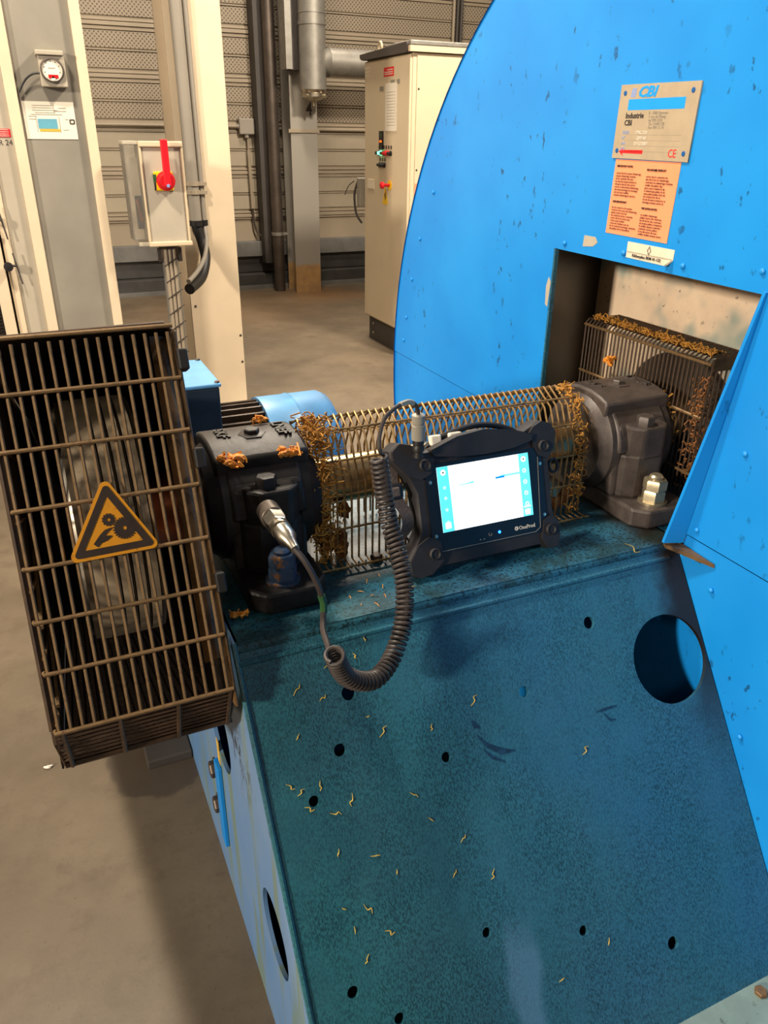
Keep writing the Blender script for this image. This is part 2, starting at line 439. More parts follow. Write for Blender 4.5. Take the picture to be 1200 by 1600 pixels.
def rrect(x0, y0, x1, y1, r, n=4):
    out = []
    for cx, cy_, a0 in ((x1-r, y1-r, 0), (x0+r, y1-r, PI/2), (x0+r, y0+r, PI), (x1-r, y0+r, 3*PI/2)):
        for i in range(n+1):
            a = a0+PI/2*i/n; out.append((cx+r*math.cos(a), cy_+r*math.sin(a)))
    return out
def bez(pts, n=10):
    """smooth Catmull-Rom through points"""
    P = [V(p) for p in pts]; out = []
    for i in range(len(P)-1):
        p0, p1, p2, p3 = P[max(i-1, 0)], P[i], P[i+1], P[min(i+2, len(P)-1)]
        for k in range(n):
            t = k/n
            out.append(.5*((2*p1)+(p2-p0)*t+(2*p0-5*p1+4*p2-p3)*t*t+(3*p1-p0-3*p2+p3)*t**3))
    out.append(P[-1]); return out
def strands(n, place, r=.0012, ln=.02, seed=1, curl=1.):
    rnd = random.Random(seed); mb = MB()
    for _ in range(n):
        c = V(place(rnd)); d = V((rnd.gauss(0, 1), rnd.gauss(0, 1), rnd.gauss(0, .7))).normalized(); L = ln*rnd.uniform(.5, 1.4)
        e = V((rnd.gauss(0, 1), rnd.gauss(0, 1), rnd.gauss(0, 1)))*L*.35*curl
        mb.tube([c-d*L/2, c-d*L*.15+e*.7, c+d*L*.2+e, c+d*L/2], r*rnd.uniform(.7, 1.4), 4)
    return mb
X_, Y_, Z_ = V((1, 0, 0)), V((0, 1, 0)), V((0, 0, 1))
FRONT = (X_, Z_)              # a face turned to -Y
SIDE = (-Y_, Z_)              # a face turned to -X

# ------------------------------------------------------------------ setting
props(obj('floor', MB().box((-9, -7, -.2), (14, 9.6, 0)), 'floor', smooth=False), 'grey brown concrete hall floor with oil stains', None, None, 'structure')
wall = obj('wall_back', MB().box((-6, 9.26, 0), (14, 9.46, 6.2)), 'clad', smooth=False, base=(0, 9.26, 0)); props(wall, 'ribbed and perforated beige steel cladding wall', None, None, 'structure')
period = .452; zr = 1.72
for k in range(-3, 6):
    z0 = zr+k*period
    if z0 < .55: continue
    # two grooves of the rib, then two perforated trays above
    mb = MB()
    for a, b, d in ((-.055, -.035, .022), (-.030, .005, .036), (.012, .03, .022)): mb.box((-6, 9.262-d, z0+a), (14, 9.262, z0+b))
    obj('cladding_rib', mb, 'clad', wall, False, .004)
    for a, b in ((.055, .205), (.232, .382)):
        mt = 'perf' if k > -1 else 'clad_low'
        obj('cladding_panel', MB().box((-6, 9.245, z0+a), (14, 9.262, z0+b)), mt, wall, False, .004)
        obj('cladding_seam', MB().box((-6, 9.236, z0+b+.006), (14, 9.262, z0+b+.016)), 'clad', wall, False)
tr = obj('trim_1', MB().box((-6, 9.16, .36), (14, 9.262, .525)), 'plinth_light', smooth=False, bevel=.006); props(tr, 'grey ledge along the foot of the back wall', None, None, 'structure')
tr = obj('trim_2', MB().box((-6, 9.22, .18), (14, 9.262, .36)), 'plinth', smooth=False); props(tr, 'dark recess band under the wall ledge', None, None, 'structure')
tr = obj('baseboard_back', MB().box((-6, 9.10, .0), (14, 9.262, .17)), 'plinth', smooth=False, bevel=.008); props(tr, 'dark kerb at the foot of the back wall', None, None, 'structure')
obj('kerb_strip', MB().box((-6, 9.085, 0), (14, 9.10, .045)), 'plinth_light', tr, False)

props(obj('wall_left', MB().box((-9.0, -7, 0), (-8.9, 9.4, 6.2)), 'clad', smooth=False), 'plain beige clad side wall of the hall', None, None, 'structure')
props(obj('wall_right', MB().box((13.9, -7, 0), (14.0, 9.4, 6.2)), 'clad', smooth=False), 'plain beige clad far side wall of the hall', None, None, 'structure')
# grey building column with a painted 4
c4 = thing('wall_column', 'grey steel column marked 4 with rusty foot by the back wall', 'column', (2.955, 8.78, 0))
mb = MB().box((2.808, 8.70, 0), (3.107, 8.72, 4.5)).box((2.808, 8.98, 0), (3.107, 9.0, 4.5)).box((2.95, 8.72, 0), (2.965, 8.98, 4.5))
obj('column_section', mb, 'rustcol', c4, False)
obj('clamp_band', MB().box((2.78, 8.682, 1.665), (3.125, 8.70, 1.70)), 'clad', c4, False)
text('4', .17, 'ink', (2.985, 8.698, 1.835), *FRONT, c4, th=.002, sx=.8, bold=.004, label='black painted numeral 4')
# dark pillar and downpipe at its left
dp = thing('dark_pillar', 'dark brown steel pillar just left of the grey numbered column', 'pillar', (2.62, 9.1, 0))
obj('pillar_section', MB().box((2.55, 9.02, .30), (2.78, 9.08, 4.5)).box((2.55, 9.08, .30), (2.57, 9.235, 4.5)), 'dark_paint', dp, False)
pp = thing('drain_pipe', 'dark round downpipe standing on the floor before the dark pillar', 'pipe', (2.67, 8.88, 0))
obj('pipe', MB().lathe((2.672, 8.90, 0), Z_, [(0, .062), (4.5, .062)], 24), 'dark_steel', pp)
obj('pipe_clip', MB().lathe((2.672, 8.90, .615), Z_, [(0, .070), (.035, .070)], 24).box((2.73, 8.86, .62), (2.82, 8.88, .645)), 'galv', pp)
# duct with tee
du = thing('duct_tee', 'galvanised round duct with side branch and drain cap, high by the numbered column', 'duct', (3.08, 8.5, 1.93))
dcx, dcy = 2.985, 8.45
obj('duct_riser', MB().lathe((dcx, dcy, 2.06), Z_, [(0, .135), (.56, .135), (.561, .141), (.59, .141), (.591, .135), (2.4, .135)], 40), 'galv', du)
for zz in (2.63, 2.72): obj('duct_ring', MB().lathe((dcx, dcy, zz), Z_, [(0, .139), (.012, .139)], 40), 'galv', du)
obj('duct_branch', MB().lathe((dcx+.06, dcy, 2.31), X_, [(0, .05), (.10, .128), (.101, .134), (.118, .134), (.119, .128), (2.2, .128)], 40), 'galv', du)
obj('drain_clamp', MB().lathe((dcx, dcy, 1.985), Z_, [(0, .115), (.01, .128), (.04, .128), (.042, .12), (.075, .135)], 36), 'steel', du)
obj('drain_spout', MB().lathe((dcx, dcy, 1.91), Z_, [(0, .013), (.05, .013), (.052, .05), (.075, .11)], 24), 'zinc', du)
for a in (-2.4, -1.0):
    obj('clamp_bolt', MB().hexprism((dcx+.125*math.cos(a), dcy+.125*math.sin(a), 2.0), (math.cos(a), math.sin(a), 0), .02, .03), 'zinc', du)
br = thing('cable_tray', 'vertical steel cable tray left of the galvanised duct', 'cable tray', (2.77, 8.55, 2.2))
mb = MB().box((2.73, 8.52, 2.24), (2.735, 8.7, 4.2)).box((2.735, 8.52, 2.24), (2.795, 8.525, 4.2))
obj('tray_section', mb, 'galv', br, False)
obj('tray_dark_side', MB().box((2.80, 8.60, 2.24), (2.92, 8.69, 4.2)), 'dark_paint', br, False)  # dark grey box beside the tray channel
# junction box with conduits
jb = thing('junction_box', 'small grey junction box on the back wall with hanging cable', 'junction box', (2.46, 9.2, 1.72))
obj('box_body', MB().box((2.375, 9.16, 1.64), (2.545, 9.24, 1.80)), 'grey_col', jb, False, .012)
wc = thing('wall_conduit', 'thin horizontal conduit along the back wall through the junction box', 'conduit', (1, 9.205, 1.72))
obj('conduit_run', MB().tube([(-1, 9.205, 1.72), (2.375, 9.205, 1.72)], .016, 8).tube([(2.545, 9.205, 1.70), (5.2, 9.205, 1.70)], .016, 8), 'clad', wc)
obj('cable_gland', MB().lathe((2.36, 9.205, 1.72), X_, [(0, .026), (.03, .026)], 14).lathe((2.46, 9.2, 1.61), Z_, [(0, .026), (.03, .026)], 14), 'grey_col', jb)
obj('drop_conduit', MB().tube([(2.47, 9.2, 1.62), (2.47, 9.2, 1.48)], .010, 8).tube([(2.47, 9.2, 1.48), (2.48, 9.2, .88)], .020, 8), 'clad', jb)
obj('drop_cable', MB().tube(bez([(2.48, 9.2, .88), (2.49, 9.2, .70), (2.53, 9.18, .60), (2.60, 9.12, .58), (2.66, 9.0, .64)]), .012, 8), 'dark_steel', jb)
# thin bunch at top right
hb = thing('hanging_cables', 'bundle of thin vertical cables on the wall above the cabinet', 'cables', (5.0, 9.18, 2.4))
for i, m_ in enumerate(('clad', 'dark_paint', 'dark_paint')):
    obj('cable', MB().tube([(4.985+.05*i, 9.2, 2.15), (4.985+.05*i, 9.2, 4.4)], .018, 8), m_, hb)

# ------------------------------------------------------------------ cream column with conduit
cc = thing('cream_column', 'cream painted steel H column with vertical conduit behind the motor', 'column', (1.03, 4.95, 0))
mb = MB().box((.873, 4.80, 0), (1.180, 4.818, 4.6)).box((.873, 5.08, 0), (1.180, 5.098, 4.6)).box((1.02, 4.818, 0), (1.034, 5.08, 4.6))
obj('column_section', mb, 'cream', cc, False, .003)
for x, z in ((.90, .70), (1.165, .33), (1.165, .50)): obj('flange_bolt_hole', MB().lathe((x, 4.8005, z), -Y_, [(0, .008), (.002, .008)], 10), 'dark_paint', cc)
cd = thing('column_conduit', 'grey vertical conduit pair clamped to the cream column above a black hose', 'conduit', (.93, 4.76, 1.15))
obj('conduit_tube', MB().tube([(.942, 4.765, 1.19), (.925, 4.765, 4.6)], .034, 16), 'grey_col', cd)
obj('thin_conduit_tube', MB().tube([(.992, 4.775, 1.19), (.975, 4.775, 4.6)], .016, 12), 'grey_col', cd)
for z in (1.38, 1.335):
    obj('conduit_clamp', MB().lathe((.942, 4.765, z), Z_, [(0, .040), (.022, .040)], 16).box((.88, 4.75, z), (1.02, 4.80, z+.018)), 'clad', cd, False)
obj('end_sleeve', MB().lathe((.942, 4.765, 1.165), Z_, [(0, .039), (.03, .039)], 16).lathe((.992, 4.775, 1.165), Z_, [(0, .021), (.03, .021)], 12), 'black', cd)
obj('black_hose', MB().tube(bez([(.942, 4.765, 1.17), (.965, 4.75, 1.07), (.965, 4.70, .99), (.91, 4.6, .90), (.81, 4.45, .865)]), .03, 12), 'black', cd)
obj('pale_hose', MB().tube(bez([(.992, 4.775, 1.17), (.985, 4.73, 1.08), (.945, 4.64, 1.0), (.88, 4.54, .945), (.80, 4.40, .915)]), .013, 10), 'grey_col', cd)

# rotary isolator box on its post
sb = thing('switch_box', 'grey isolator box with red rotary handle beside the cream column', 'switch', (.68, 4.42, 0))
o_ = V((.558, 4.3, 1.115))
obj('enclosure', MB().box((.598, 4.30, 1.125), (.808, 4.44, 1.60)), 'grey_door', sb, False, .012)
obj('lid', MB().box((.606, 4.285, 1.135), (.80, 4.302, 1.59)), 'grey_door', sb, False, .006)
for a, b in (((.598, 4.272, 1.118), (.818, 4.30, 1.142)), ((.598, 4.272, 1.585), (.812, 4.30, 1.612)), ((.800, 4.276, 1.14), (.812, 4.30, 1.59)), ((.598, 4.276, 1.14), (.61, 4.30, 1.59))):
    obj('lid_rim', MB().box(a, b), 'cream_cab', sb, False, .005)
obj('clear_cover', MB().box((.528, 4.30, 1.15), (.532, 4.44, 1.60)).box((.532, 4.30, 1.15), (.597, 4.304, 1.60)), 'clear', sb, False)
obj('cover_frame', MB().box((.527, 4.297, 1.595), (.60, 4.44, 1.612)).box((.55, 4.297, 1.12), (.60, 4.44, 1.14)), 'grey_door', sb, False, .003)
obj('wiring_card', MB().box((.552, 4.34, 1.36), (.592, 4.344, 1.54)), 'paper', sb, False)
obj('terminal_block', MB().box((.562, 4.345, 1.20), (.594, 4.37, 1.36)), 'dark_steel', sb, False, .004)
obj('orange_lead', MB().tube([(.568, 4.335, 1.345), (.572, 4.33, 1.29), (.582, 4.335, 1.24)], .006, 6), 'copper', sb)
obj('rotary_base', MB().box((.655, 4.275, 1.385), (.75, 4.285, 1.475)), 'yellow', sb, False, .012, label='yellow square base plate')
obj('green_mark', MB().box((.653, 4.273, 1.425), (.668, 4.284, 1.462)), 'green', sb, False)
obj('black_mark', MB().box((.655, 4.273, 1.388), (.662, 4.284, 1.424)), 'black', sb, False)
obj('rotary_knob', MB().lathe((.712, 4.276, 1.432), -Y_, [(0, .046), (.012, .046), (.014, .038), (.05, .034)], 28), 'red', sb, label='round red knob')
obj('handle', MB().fbox((.712, 4.222, 1.43), X_, V((0, 1, 0)), Z_, (-.017, -.012, -.02), (.017, .012, .19)), 'red', sb, False, .004, label='long red lever pointing up')
obj('handle_screw', MB().lathe((.712, 4.211, 1.412), -Y_, [(0, .009), (.004, .007)], 12), 'label_blue', sb)
obj('post', MB().lathe((.71, 4.38, 0), Z_, [(0, .042), (1.12, .042)], 20), 'galv', sb)
for dx in (-.028, -.008, .014): obj('post_cable', MB().tube([(.71+dx, 4.338-.004*abs(dx), .1), (.712+dx, 4.335, 1.1)], .009, 8), 'clad', sb)
obj('gland_collar', MB().lathe((.71, 4.38, 1.05), Z_, [(0, .052), (.075, .052)], 20).box((.65, 4.36, 1.03), (.67, 4.40, 1.10)).box((.75, 4.36, 1.03), (.772, 4.40, 1.10)), 'dark_steel', sb, False)
for k in range(7):
    z = .5+.085*k; obj('twisted_wire', MB().tube([(.668, 4.33, z), (.71, 4.322, z+.03), (.752, 4.33, z+.05)], .0025, 4), 'ink', sb)

# ------------------------------------------------------------------ grey machine enclosure at left
en = thing('machine_enclosure', 'grey panelled machine enclosure with cream posts at far left', 'enclosure', (-.3, 4.9, 0))
obj('carcass', MB().box((-1.6, 4.44, 0), (.418, 5.6, 3.4)), 'dark_paint', en, False)
for a, b in ((.046, .096), (.377, .424)): obj('post', MB().box((a, 4.385, 0), (b, 4.46, 3.4)), 'cream', en, False, .003)
obj('wide_panel', MB().box((.0965, 4.41, 0), (.3765, 4.44, 3.4)), 'grey_panel', en, False)
obj('door_panel', MB().box((-.052, 4.405, 0), (.0455, 4.44, 3.4)), 'grey_door', en, False)
obj('door_edge_post', MB().box((-.09, 4.39, 0), (-.053, 4.44, 3.4)), 'cream', en, False, .003)
obj('hatch_frame', MB().box((-.155, 4.37, .2), (-.1, 4.43, 1.18)), 'cream', en, False, .003)
obj('outer_panel', MB().box((-1.6, 4.40, 1.19), (-.092, 4.44, 3.4)), 'cream', en, False)
mb = MB()
for k in range(40):
    z = .5+k*.017; mb.tube([(-.6, 4.372, z), (-.156, 4.372, z+.08)], .003, 4)
    mb.tube([(-.6+k*.0115, 4.376, .5), (-.6+k*.0115, 4.376, 1.18)], .003, 4)
obj('hatch_grille', mb, 'mesh', en, kind='stuff')
for x, z in ((-.083, 1.045), (-.112, 1.26)):
    kb = obj('knob', MB().lathe((x, 4.385, z), -Y_, [(0, .012), (.03, .012), (.032, .022), (.05, .022), (.052, .008)], 12), 'black', en)
    obj('latch_rod', MB().tube([(x+.03, 4.37, z+.06), (x+.05, 4.37, z-.09)], .004, 6).tube([(x+.012, 4.37, z), (x+.04, 4.37, z)], .006, 6), 'dark_paint', en)
obj('red_notice', MB().box((-.08, 4.402, 1.622), (.037, 4.405, 1.657)), 'red_print', en, False, label='red and white notice strip')
mb = MB()
for z in (1.652, 1.643, 1.634, 1.626): mb.box((-.08, 4.4005, z), (.030, 4.402, z+.0022))
obj('notice_lines', mb, 'label_white', en, False)
text('SR 24', .034, 'ink', (-.036, 4.4045, 1.587), *FRONT, en, sx=.95, label='hand written code SR24')

ga = thing('pressure_gauge', 'round dial pressure gauge in a grey box on the enclosure', 'gauge', (.26, 4.39, 1.89))
obj('case', MB().box((.208, 4.35, 1.835), (.322, 4.41, 1.962)), 'grey_door', ga, False, .004)
obj('case_lid', MB().box((.200, 4.335, 1.962), (.320, 4.41, 1.982)), 'grey_door', ga, False, .004)
obj('bezel', MB().lathe((.262, 4.352, 1.902), -Y_, [(0, .052), (.016, .052), (.018, .045), (.008, .044)], 36), 'dark_steel', ga)
obj('dial', MB().lathe((.262, 4.342, 1.902), -Y_, [(0, .044), (.001, .044)], 32), 'paper', ga, label='white dial face')
obj('red_pointer_cover', MB().box((.242, 4.337, 1.870), (.284, 4.341, 1.884)), 'red', ga, False)
obj('dial_pin', MB().lathe((.262, 4.341, 1.868), -Y_, [(0, .009), (.004, .009)], 12), 'label_white', ga)
for a in (25, 60, 95, 130, 165, 200, 340):
    obj('dial_mark', MB().lathe((.262+.034*math.cos(math.radians(a)), 4.341, 1.905+.034*math.sin(math.radians(a))), -Y_, [(0, .0022), (.0012, .0022)], 8), 'ink', ga)
obj('dial_text', MB().box((.246, 4.3405, 1.908), (.276, 4.341, 1.912)), 'ink_pale', ga, False)
obj('tube', MB().tube(bez([(.208, 4.37, 1.89), (.175, 4.375, 1.885), (.14, 4.38, 1.86), (.105, 4.39, 1.81)]), .0045, 8), 'black', ga)
pn = thing('instruction_sheet', 'white printed sheet with blue box taped below the gauge', 'paper', (.22, 4.405, 1.69))
obj('sheet', MB().box((.108, 4.407, 1.615), (.337, 4.4095, 1.775)), 'paper', pn, False)
obj('blue_box', MB().box((.166, 4.406, 1.660), (.252, 4.407, 1.702)), 'print_blue', pn, False)
obj('yellow_line', MB().box((.170, 4.4055, 1.648), (.262, 4.4065, 1.659)), 'print_yellow', pn, False)
mb = MB()
for x0, x1, z in ((.15, .245, 1.758), (.152, .245, 1.748), (.15, .26, 1.738), (.16, .25, 1.728), (.265, .30, 1.748), (.245, .30, 1.735), (.14, .28, 1.72), (.29, .305, 1.70), (.275, .30, 1.655), (.13, .165, 1.712), (.13, .16, 1.70)):
    mb.box((x0, 4.4055, z), (x1, 4.407, z+.0016))
mb.box((.245, 4.4055, 1.73), (.2465, 4.407, 1.765)).box((.160, 4.4055, 1.645), (.1615, 4.407, 1.71)).box((.262, 4.4055, 1.645), (.2635, 4.407, 1.71))
obj('printed_lines', mb, 'ink_pale', pn, False)
plate('printed_stamp', 'ink', rrect(0, 0, .024, .022, .005), [rrect(.005, .005, .019, .017, .003)], .0012, (.308, 4.4055, 1.680), *FRONT, pn)

# ------------------------------------------------------------------ electrical cabinet
ca = thing('control_cabinet', 'tall cream control cabinet with buttons behind the blue fan casing', 'cabinet', (3.3, 6.0, 0))
XC = 2.705
obj('body', MB().box((XC+.02, 5.60, .20), (4.3, 6.43, 2.175)), 'cream_cab', ca, False, .004)
obj('plinth', MB().box((XC+.04, 5.62, 0), (4.28, 6.41, .20)), 'dark_paint', ca, False)
for z in (.06, .14): obj('plinth_bolt', MB().lathe((XC+.04, 6.32, z), -X_, [(0, .012), (.006, .01)], 10), 'steel', ca)
obj('door', MB().box((XC, 5.605, .215), (XC+.02, 6.427, 2.165)), 'cream_cab', ca, False, .005)
obj('roof', MB().prism([(5.60, 2.19), (5.61, 2.175), (6.43, 2.175), (6.46, 2.19), (6.46, 2.215), (5.61, 2.238), (5.60, 2.225)], (XC-.03, 0, 0), Y_, Z_, (1.65, 0, 0)), 'dark_paint', ca, False)
obj('roof_sheet', MB().box((XC-.02, 5.56, 2.216), (4.34, 6.0, 2.246)), 'galv', ca, False, .006)
obj('roof_fascia', MB().box((XC-.02, 5.565, 2.178), (4.34, 5.600, 2.215)), 'cream_cab', ca, False)
obj('side_panel', MB().box((XC+.05, 5.59, .24), (4.28, 5.60, 2.165)), 'cream_cab', ca, False, .003)
for z in (1.95, 1.42, .9): obj('panel_screw', MB().lathe((XC+.065, 5.59, z), -Y_, [(0, .008), (.003, .006)], 10), 'dark_steel', ca)
obj('side_sticker', MB().box((XC+.052, 5.586, 1.22), (XC+.08, 5.59, 1.33)), 'orange_paper', ca, False)
obj('lifting_eye', MB().tube([(XC+.06, 6.264+.03*math.cos(a), 2.262+.03*math.sin(a)) for a in [i*PI/8 for i in range(16)]], .009, 8, closed=True), 'cream_cab', ca)
def cabp(name, y0, y1, z0, z1, mat, d=.002, label=None): return obj(name, MB().box((XC-d, y0, z0), (XC+.001, y1, z1)), mat, ca, False, label=label)
pl = cabp('red_notice', 5.875, 6.055, 2.045, 2.105, 'red_print', label='red and white notice plate')
for z in (2.085, 2.07, 2.057): obj('notice_line', MB().box((XC-.003, 5.89, z), (XC-.002, 6.04 if z < 2.08 else 5.99, z+.006)), 'label_white', pl, False)
cabp('grey_tag', 6.06, 6.13, 1.955, 1.985, 'grey_panel'); cabp('grey_tag', 5.86, 5.93, 1.99, 2.02, 'grey_panel'); cabp('grey_tag', 5.77, 5.82, 1.99, 2.02, 'grey_panel')
cabp('vent_tag', 6.33, 6.42, 2.09, 2.10, 'paper'); cabp('vent_tag', 6.33, 6.42, 2.115, 2.125, 'paper'); cabp('vent_tag', 6.33, 6.42, 2.065, 2.075, 'paper')
sh = cabp('taped_sheet', 5.815, 6.02, 1.68, 2.0, 'paper', .003, 'white log sheet in plastic sleeve')
mb = MB()
for k in range(12): mb.box((XC-.0036, 5.84, 1.72+k*.02), (XC-.003, 5.99, 1.722+k*.02))
obj('sheet_lines', mb, 'ink_pale', sh, False)
ct = cabp('controller', 6.05, 6.115, 1.55, 1.68, 'black', .012, 'black controller with orange display')
obj('display', MB().box((XC-.0135, 6.06, 1.60), (XC-.012, 6.10, 1.615)), 'lamp_orange', ct, False)
obj('upper_display', MB().box((XC-.0135, 6.06, 1.64), (XC-.012, 6.085, 1.665)), 'green', ct, False)
for i, m_ in enumerate(('black', 'lamp_green', 'green', 'red', 'red', 'black')):
    y = 6.13-.045*i
    pb = obj('push_button', MB().lathe((XC, y, 1.525), -X_, [(0, .018), (.012, .018), (.014, .013), (.034, .012)], 14), m_, ca)
    cabp('button_tag', y-.012, y+.012, 1.555, 1.58, 'dark_steel')
for i in range(3):
    y = 6.11-.045*i
    obj('selector_switch', MB().lathe((XC, y, 1.44), -X_, [(0, .018), (.012, .018), (.013, .012), (.03, .01)], 14), 'black', ca)
    cabp('button_tag', y-.012, y+.012, 1.468, 1.49, 'dark_steel')
es = obj('emergency_base', MB().lathe((XC, 5.92, 1.30), -X_, [(0, .036), (.006, .036)], 24), 'yellow', ca)
obj('emergency_stop', MB().lathe((XC-.006, 5.92, 1.30), -X_, [(0, .012), (.05, .012), (.052, .026), (.068, .026), (.076, .016)], 20), 'red', es)
ht = plate('hazard_triangle', 'yellow', [(-.055, 0), (.055, 0), (0, .14)], [], .003, (XC-.001, 6.005, 1.155), *SIDE, ca, 'yellow electric hazard triangle')
plate('hazard_bolt', 'ink', [(.004, .028), (.016, .055), (.004, .052), (.010, .09), (-.012, .058), (.001, .061)], [], .001, (XC-.0045, 6.005, 1.155), *SIDE, ht)
cabp('white_plate', 6.22, 6.36, 1.255, 1.325, 'sticker', .004)
so = thing('wall_socket', 'grey socket with looped cable on the far side of the cabinet', 'socket', (2.73, 6.50, 1.2))
obj('socket_body', MB().box((2.66, 6.435, 1.10), (2.76, 6.50, 1.33)), 'grey_panel', so, False, .01)
obj('socket_cable', MB().tube(bez([(2.68, 6.50, 1.32), (2.65, 6.52, 1.20), (2.66, 6.51, 1.05), (2.70, 6.48, .97)]), .01, 8), 'dark_paint', so)
obj('loose_wire', MB().tube(bez([(2.65, 6.53, 1.30), (2.62, 6.58, 1.26), (2.60, 6.62, 1.19)]), .004, 6), 'dark_paint', so)

# ------------------------------------------------------------------ fan casing (blue disc)
XD = 1.14; DC = (1.198, .932); DR = 1.236
fa = thing('fan_casing', 'large bright blue round fan casing at right', 'fan', (XD, 1.2, 0))
def arc_pts(a0, a1, n, r=DR): return [(-(DC[0]+r*math.cos(a0+(a1-a0)*i/n)), DC[1]+r*math.sin(a0+(a1-a0)*i/n)) for i in range(n+1)]
# plane coordinates: (-y, z)
seam = .966
al = math.asin((seam-DC[1])/DR); ab = math.asin((.02-DC[1])/DR)
op = [(-1.550, 1.417), (-.9445, 1.421), (-.9445, 1.40), (-1.012, .919), (-1.012, .88), (-1.556, .88)]
# upper sheet runs from the seam upward, right of the opening it drops to the lower seam
up_out = arc_pts(al, PI-al, 96)
sx_r = up_out[-1][0]
up_out += [(-.80, seam), (-.80, .925), (-1.0105, .925), (-.947, 1.4135), (-1.55, 1.417), (-1.5548, seam)]
plate('upper_sheet', 'disc', up_out, [], .006, (XD, 0, 0), *SIDE, fa)
low = [(-DC[0]-DR*math.cos(al), seam-.002)] + [(-1.556, seam-.002), (-1.556, .897), (-1.0122, .897), (-1.0112, .922), (-.802, .922), (-.802, seam-.002)] + [(-DC[0]+DR*math.cos(al), seam-.002)]
low += arc_pts(PI-al, PI-ab, 24)[1:] + arc_pts(ab, al, 24)[:-1]
plate('lower_sheet', 'disc', low, [], .006, (XD+.002, 0, 0), *SIDE, fa)
mb = MB()
rim = arc_pts(ab, PI-ab, 120)
k = 0
for i in range(len(rim)-1):
    (u0, z0), (u1, z1) = rim[i], rim[i+1]
    mb.add([(XD-.004, -u0, z0), (XD-.004, -u1, z1), (XD+.55, -u1, z1), (XD+.55, -u0, z0)], [(0, 1, 2, 3)])
for v in mb.v: pass
obj('rim_shell', mb, 'disc_edge', fa)
plate('rear_sheet', 'disc', arc_pts(ab, PI-ab, 96), [], .006, (XD+.55, 0, 0), *SIDE, fa)
rv = [(1.317, 1.436), (1.147, 1.4335), (1.52, 1.432), (.965, 1.45), (.915, 1.135), (.985, .945), (.92, .84), (.775, .58), (2.36, 1.02), (2.345, 1.10), (2.31, 1.23), (2.26, 1.36), (2.18, 1.5)]
rivet_me = None
for y, z in rv:
    if rivet_me is None:
        r0 = obj('rivet', MB().lathe((XD-.001, y, z), -X_, [(0, .006), (.002, .0055), (.0035, .004), (.0042, .0015)], 12), 'disc', fa); rivet_me = (r0, y, z)
    else:
        c = rivet_me[0].copy(); COL.objects.link(c); c.location = (0, y-rivet_me[1], z-rivet_me[2]); c.parent = fa
for cy0, cz0, pts in ((1.512, 1.40, [(-.006, -.035), (.004, -.04), (.006, -.01), (.008, .02), (-.002, .03), (-.009, .008)]), (1.435, 1.445, [(-.02, -.012), (.016, -.008), (.03, .002), (.02, .012), (-.018, .012)])):
    plate('bare_patch', 'grey_door', pts, [], .0008, (XD-.0006, cy0+(.055 if cz0 < 1.41 else 0), cz0-(.08 if cz0 < 1.41 else 0)), *SIDE, fa)
# recess behind the opening
mb = MB().add([(XD, 1.551, 1.417), (XD, 1.557, .895), (1.40, 1.70, .895), (1.40, 1.70, 1.417)], [(0, 1, 2, 3)])
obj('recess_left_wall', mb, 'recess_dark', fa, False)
obj('recess_back', MB().box((1.40, .70, .87), (1.41, 1.72, 1.43)), 'beige', fa, False)
obj('recess_top', MB().add([(XD, 1.552, 1.418), (1.40, 1.70, 1.418), (1.40, .80, 1.422), (XD, .94, 1.422)], [(0, 1, 2, 3)]), 'beige', fa, False)
obj('recess_right_wall', MB().add([(XD, .944, 1.42), (1.40, .86, 1.42), (1.40, .97, .895), (XD, 1.0115, .895)], [(0, 1, 2, 3)]), 'disc', fa, False)
obj('recess_floor', MB().box((XD, .96, .88), (1.40, 1.70, .897)), 'teal_top', fa, False)
# raised flange strip on the right edge of the opening
fl = [(XD-.001, .9445, 1.419), (XD-.001, 1.012, .903), (1.100, 1.026, .903), (1.134, .945, 1.418)]
d = V((.0, .006, .001))
obj('opening_flange', MB().hexa([V(p) for p in fl]+[V(p)+d for p in fl]), 'disc', fa, False)
obj('left_flange', MB().box((XD-.004, 1.548, .9), (XD+.006, 1.554, 1.418)), 'teal', fa, False)
# cooling disc inside the recess
obj('cooling_disc', MB().lathe((1.345, 1.31, 1.04), X_, [(0, .04), (.001, .165), (.012, .165)], 48), 'dark_steel', fa)

# rating plate and stickers
rp = plate('rating_plate', 'plate', [(-1.391, 1.614), (-1.178, 1.612), (-1.176, 1.743), (-1.389, 1.745)], [], .003, (XD-.0035, 0, 0), *SIDE, fa, 'metal rating plate with red arrow and company name')
for y, z in ((1.375, 1.73), (1.193, 1.729), (1.378, 1.628), (1.192, 1.626)):
    obj('plate_screw', MB().lathe((XD-.0035, y, z), -X_, [(0, .0048), (.001, .004)], 12), 'disc_edge', rp)
xp = XD-.0037
def ptx(s, size, mat, y, z, **kw): return text(s, size, mat, (xp, y, z), *SIDE, rp, **kw)
obj('print_bar', MB().box((xp, 1.208, 1.700), (xp+.0004, 1.362, 1.719)), 'brand_blue', rp, False)
ptx('CBI', .025, 'brand_blue', 1.338, 1.7225, shear=.25, bold=.0010, sx=1.35)
plate('emblem', 'label_blue', [(0, 0), (.013, 0), (.016, .015), (.003, .015)], [[(.005, .004), (.007, .004), (.008, .007), (.006, .007)], [(.009, .009), (.011, .009), (.012, .012), (.010, .012)]], .0006, (xp, 1.358, 1.7225), *SIDE, rp)
ptx('Industrie', .0135, 'ink', 1.365, 1.686, bold=.0004, sx=1.08)
ptx('CBI', .0135, 'ink', 1.366, 1.6735, bold=.0004, sx=1.08)
for i, s in enumerate(('B - 2880 Bornem', '1 rue de l\'Etang', 'tel 890 1234', 'Tlx 31640 CBI', 'Fax 890 12 34')):
    ptx(s, .0074, 'ink_pale', 1.300-.001*i, 1.692-.0062*i)
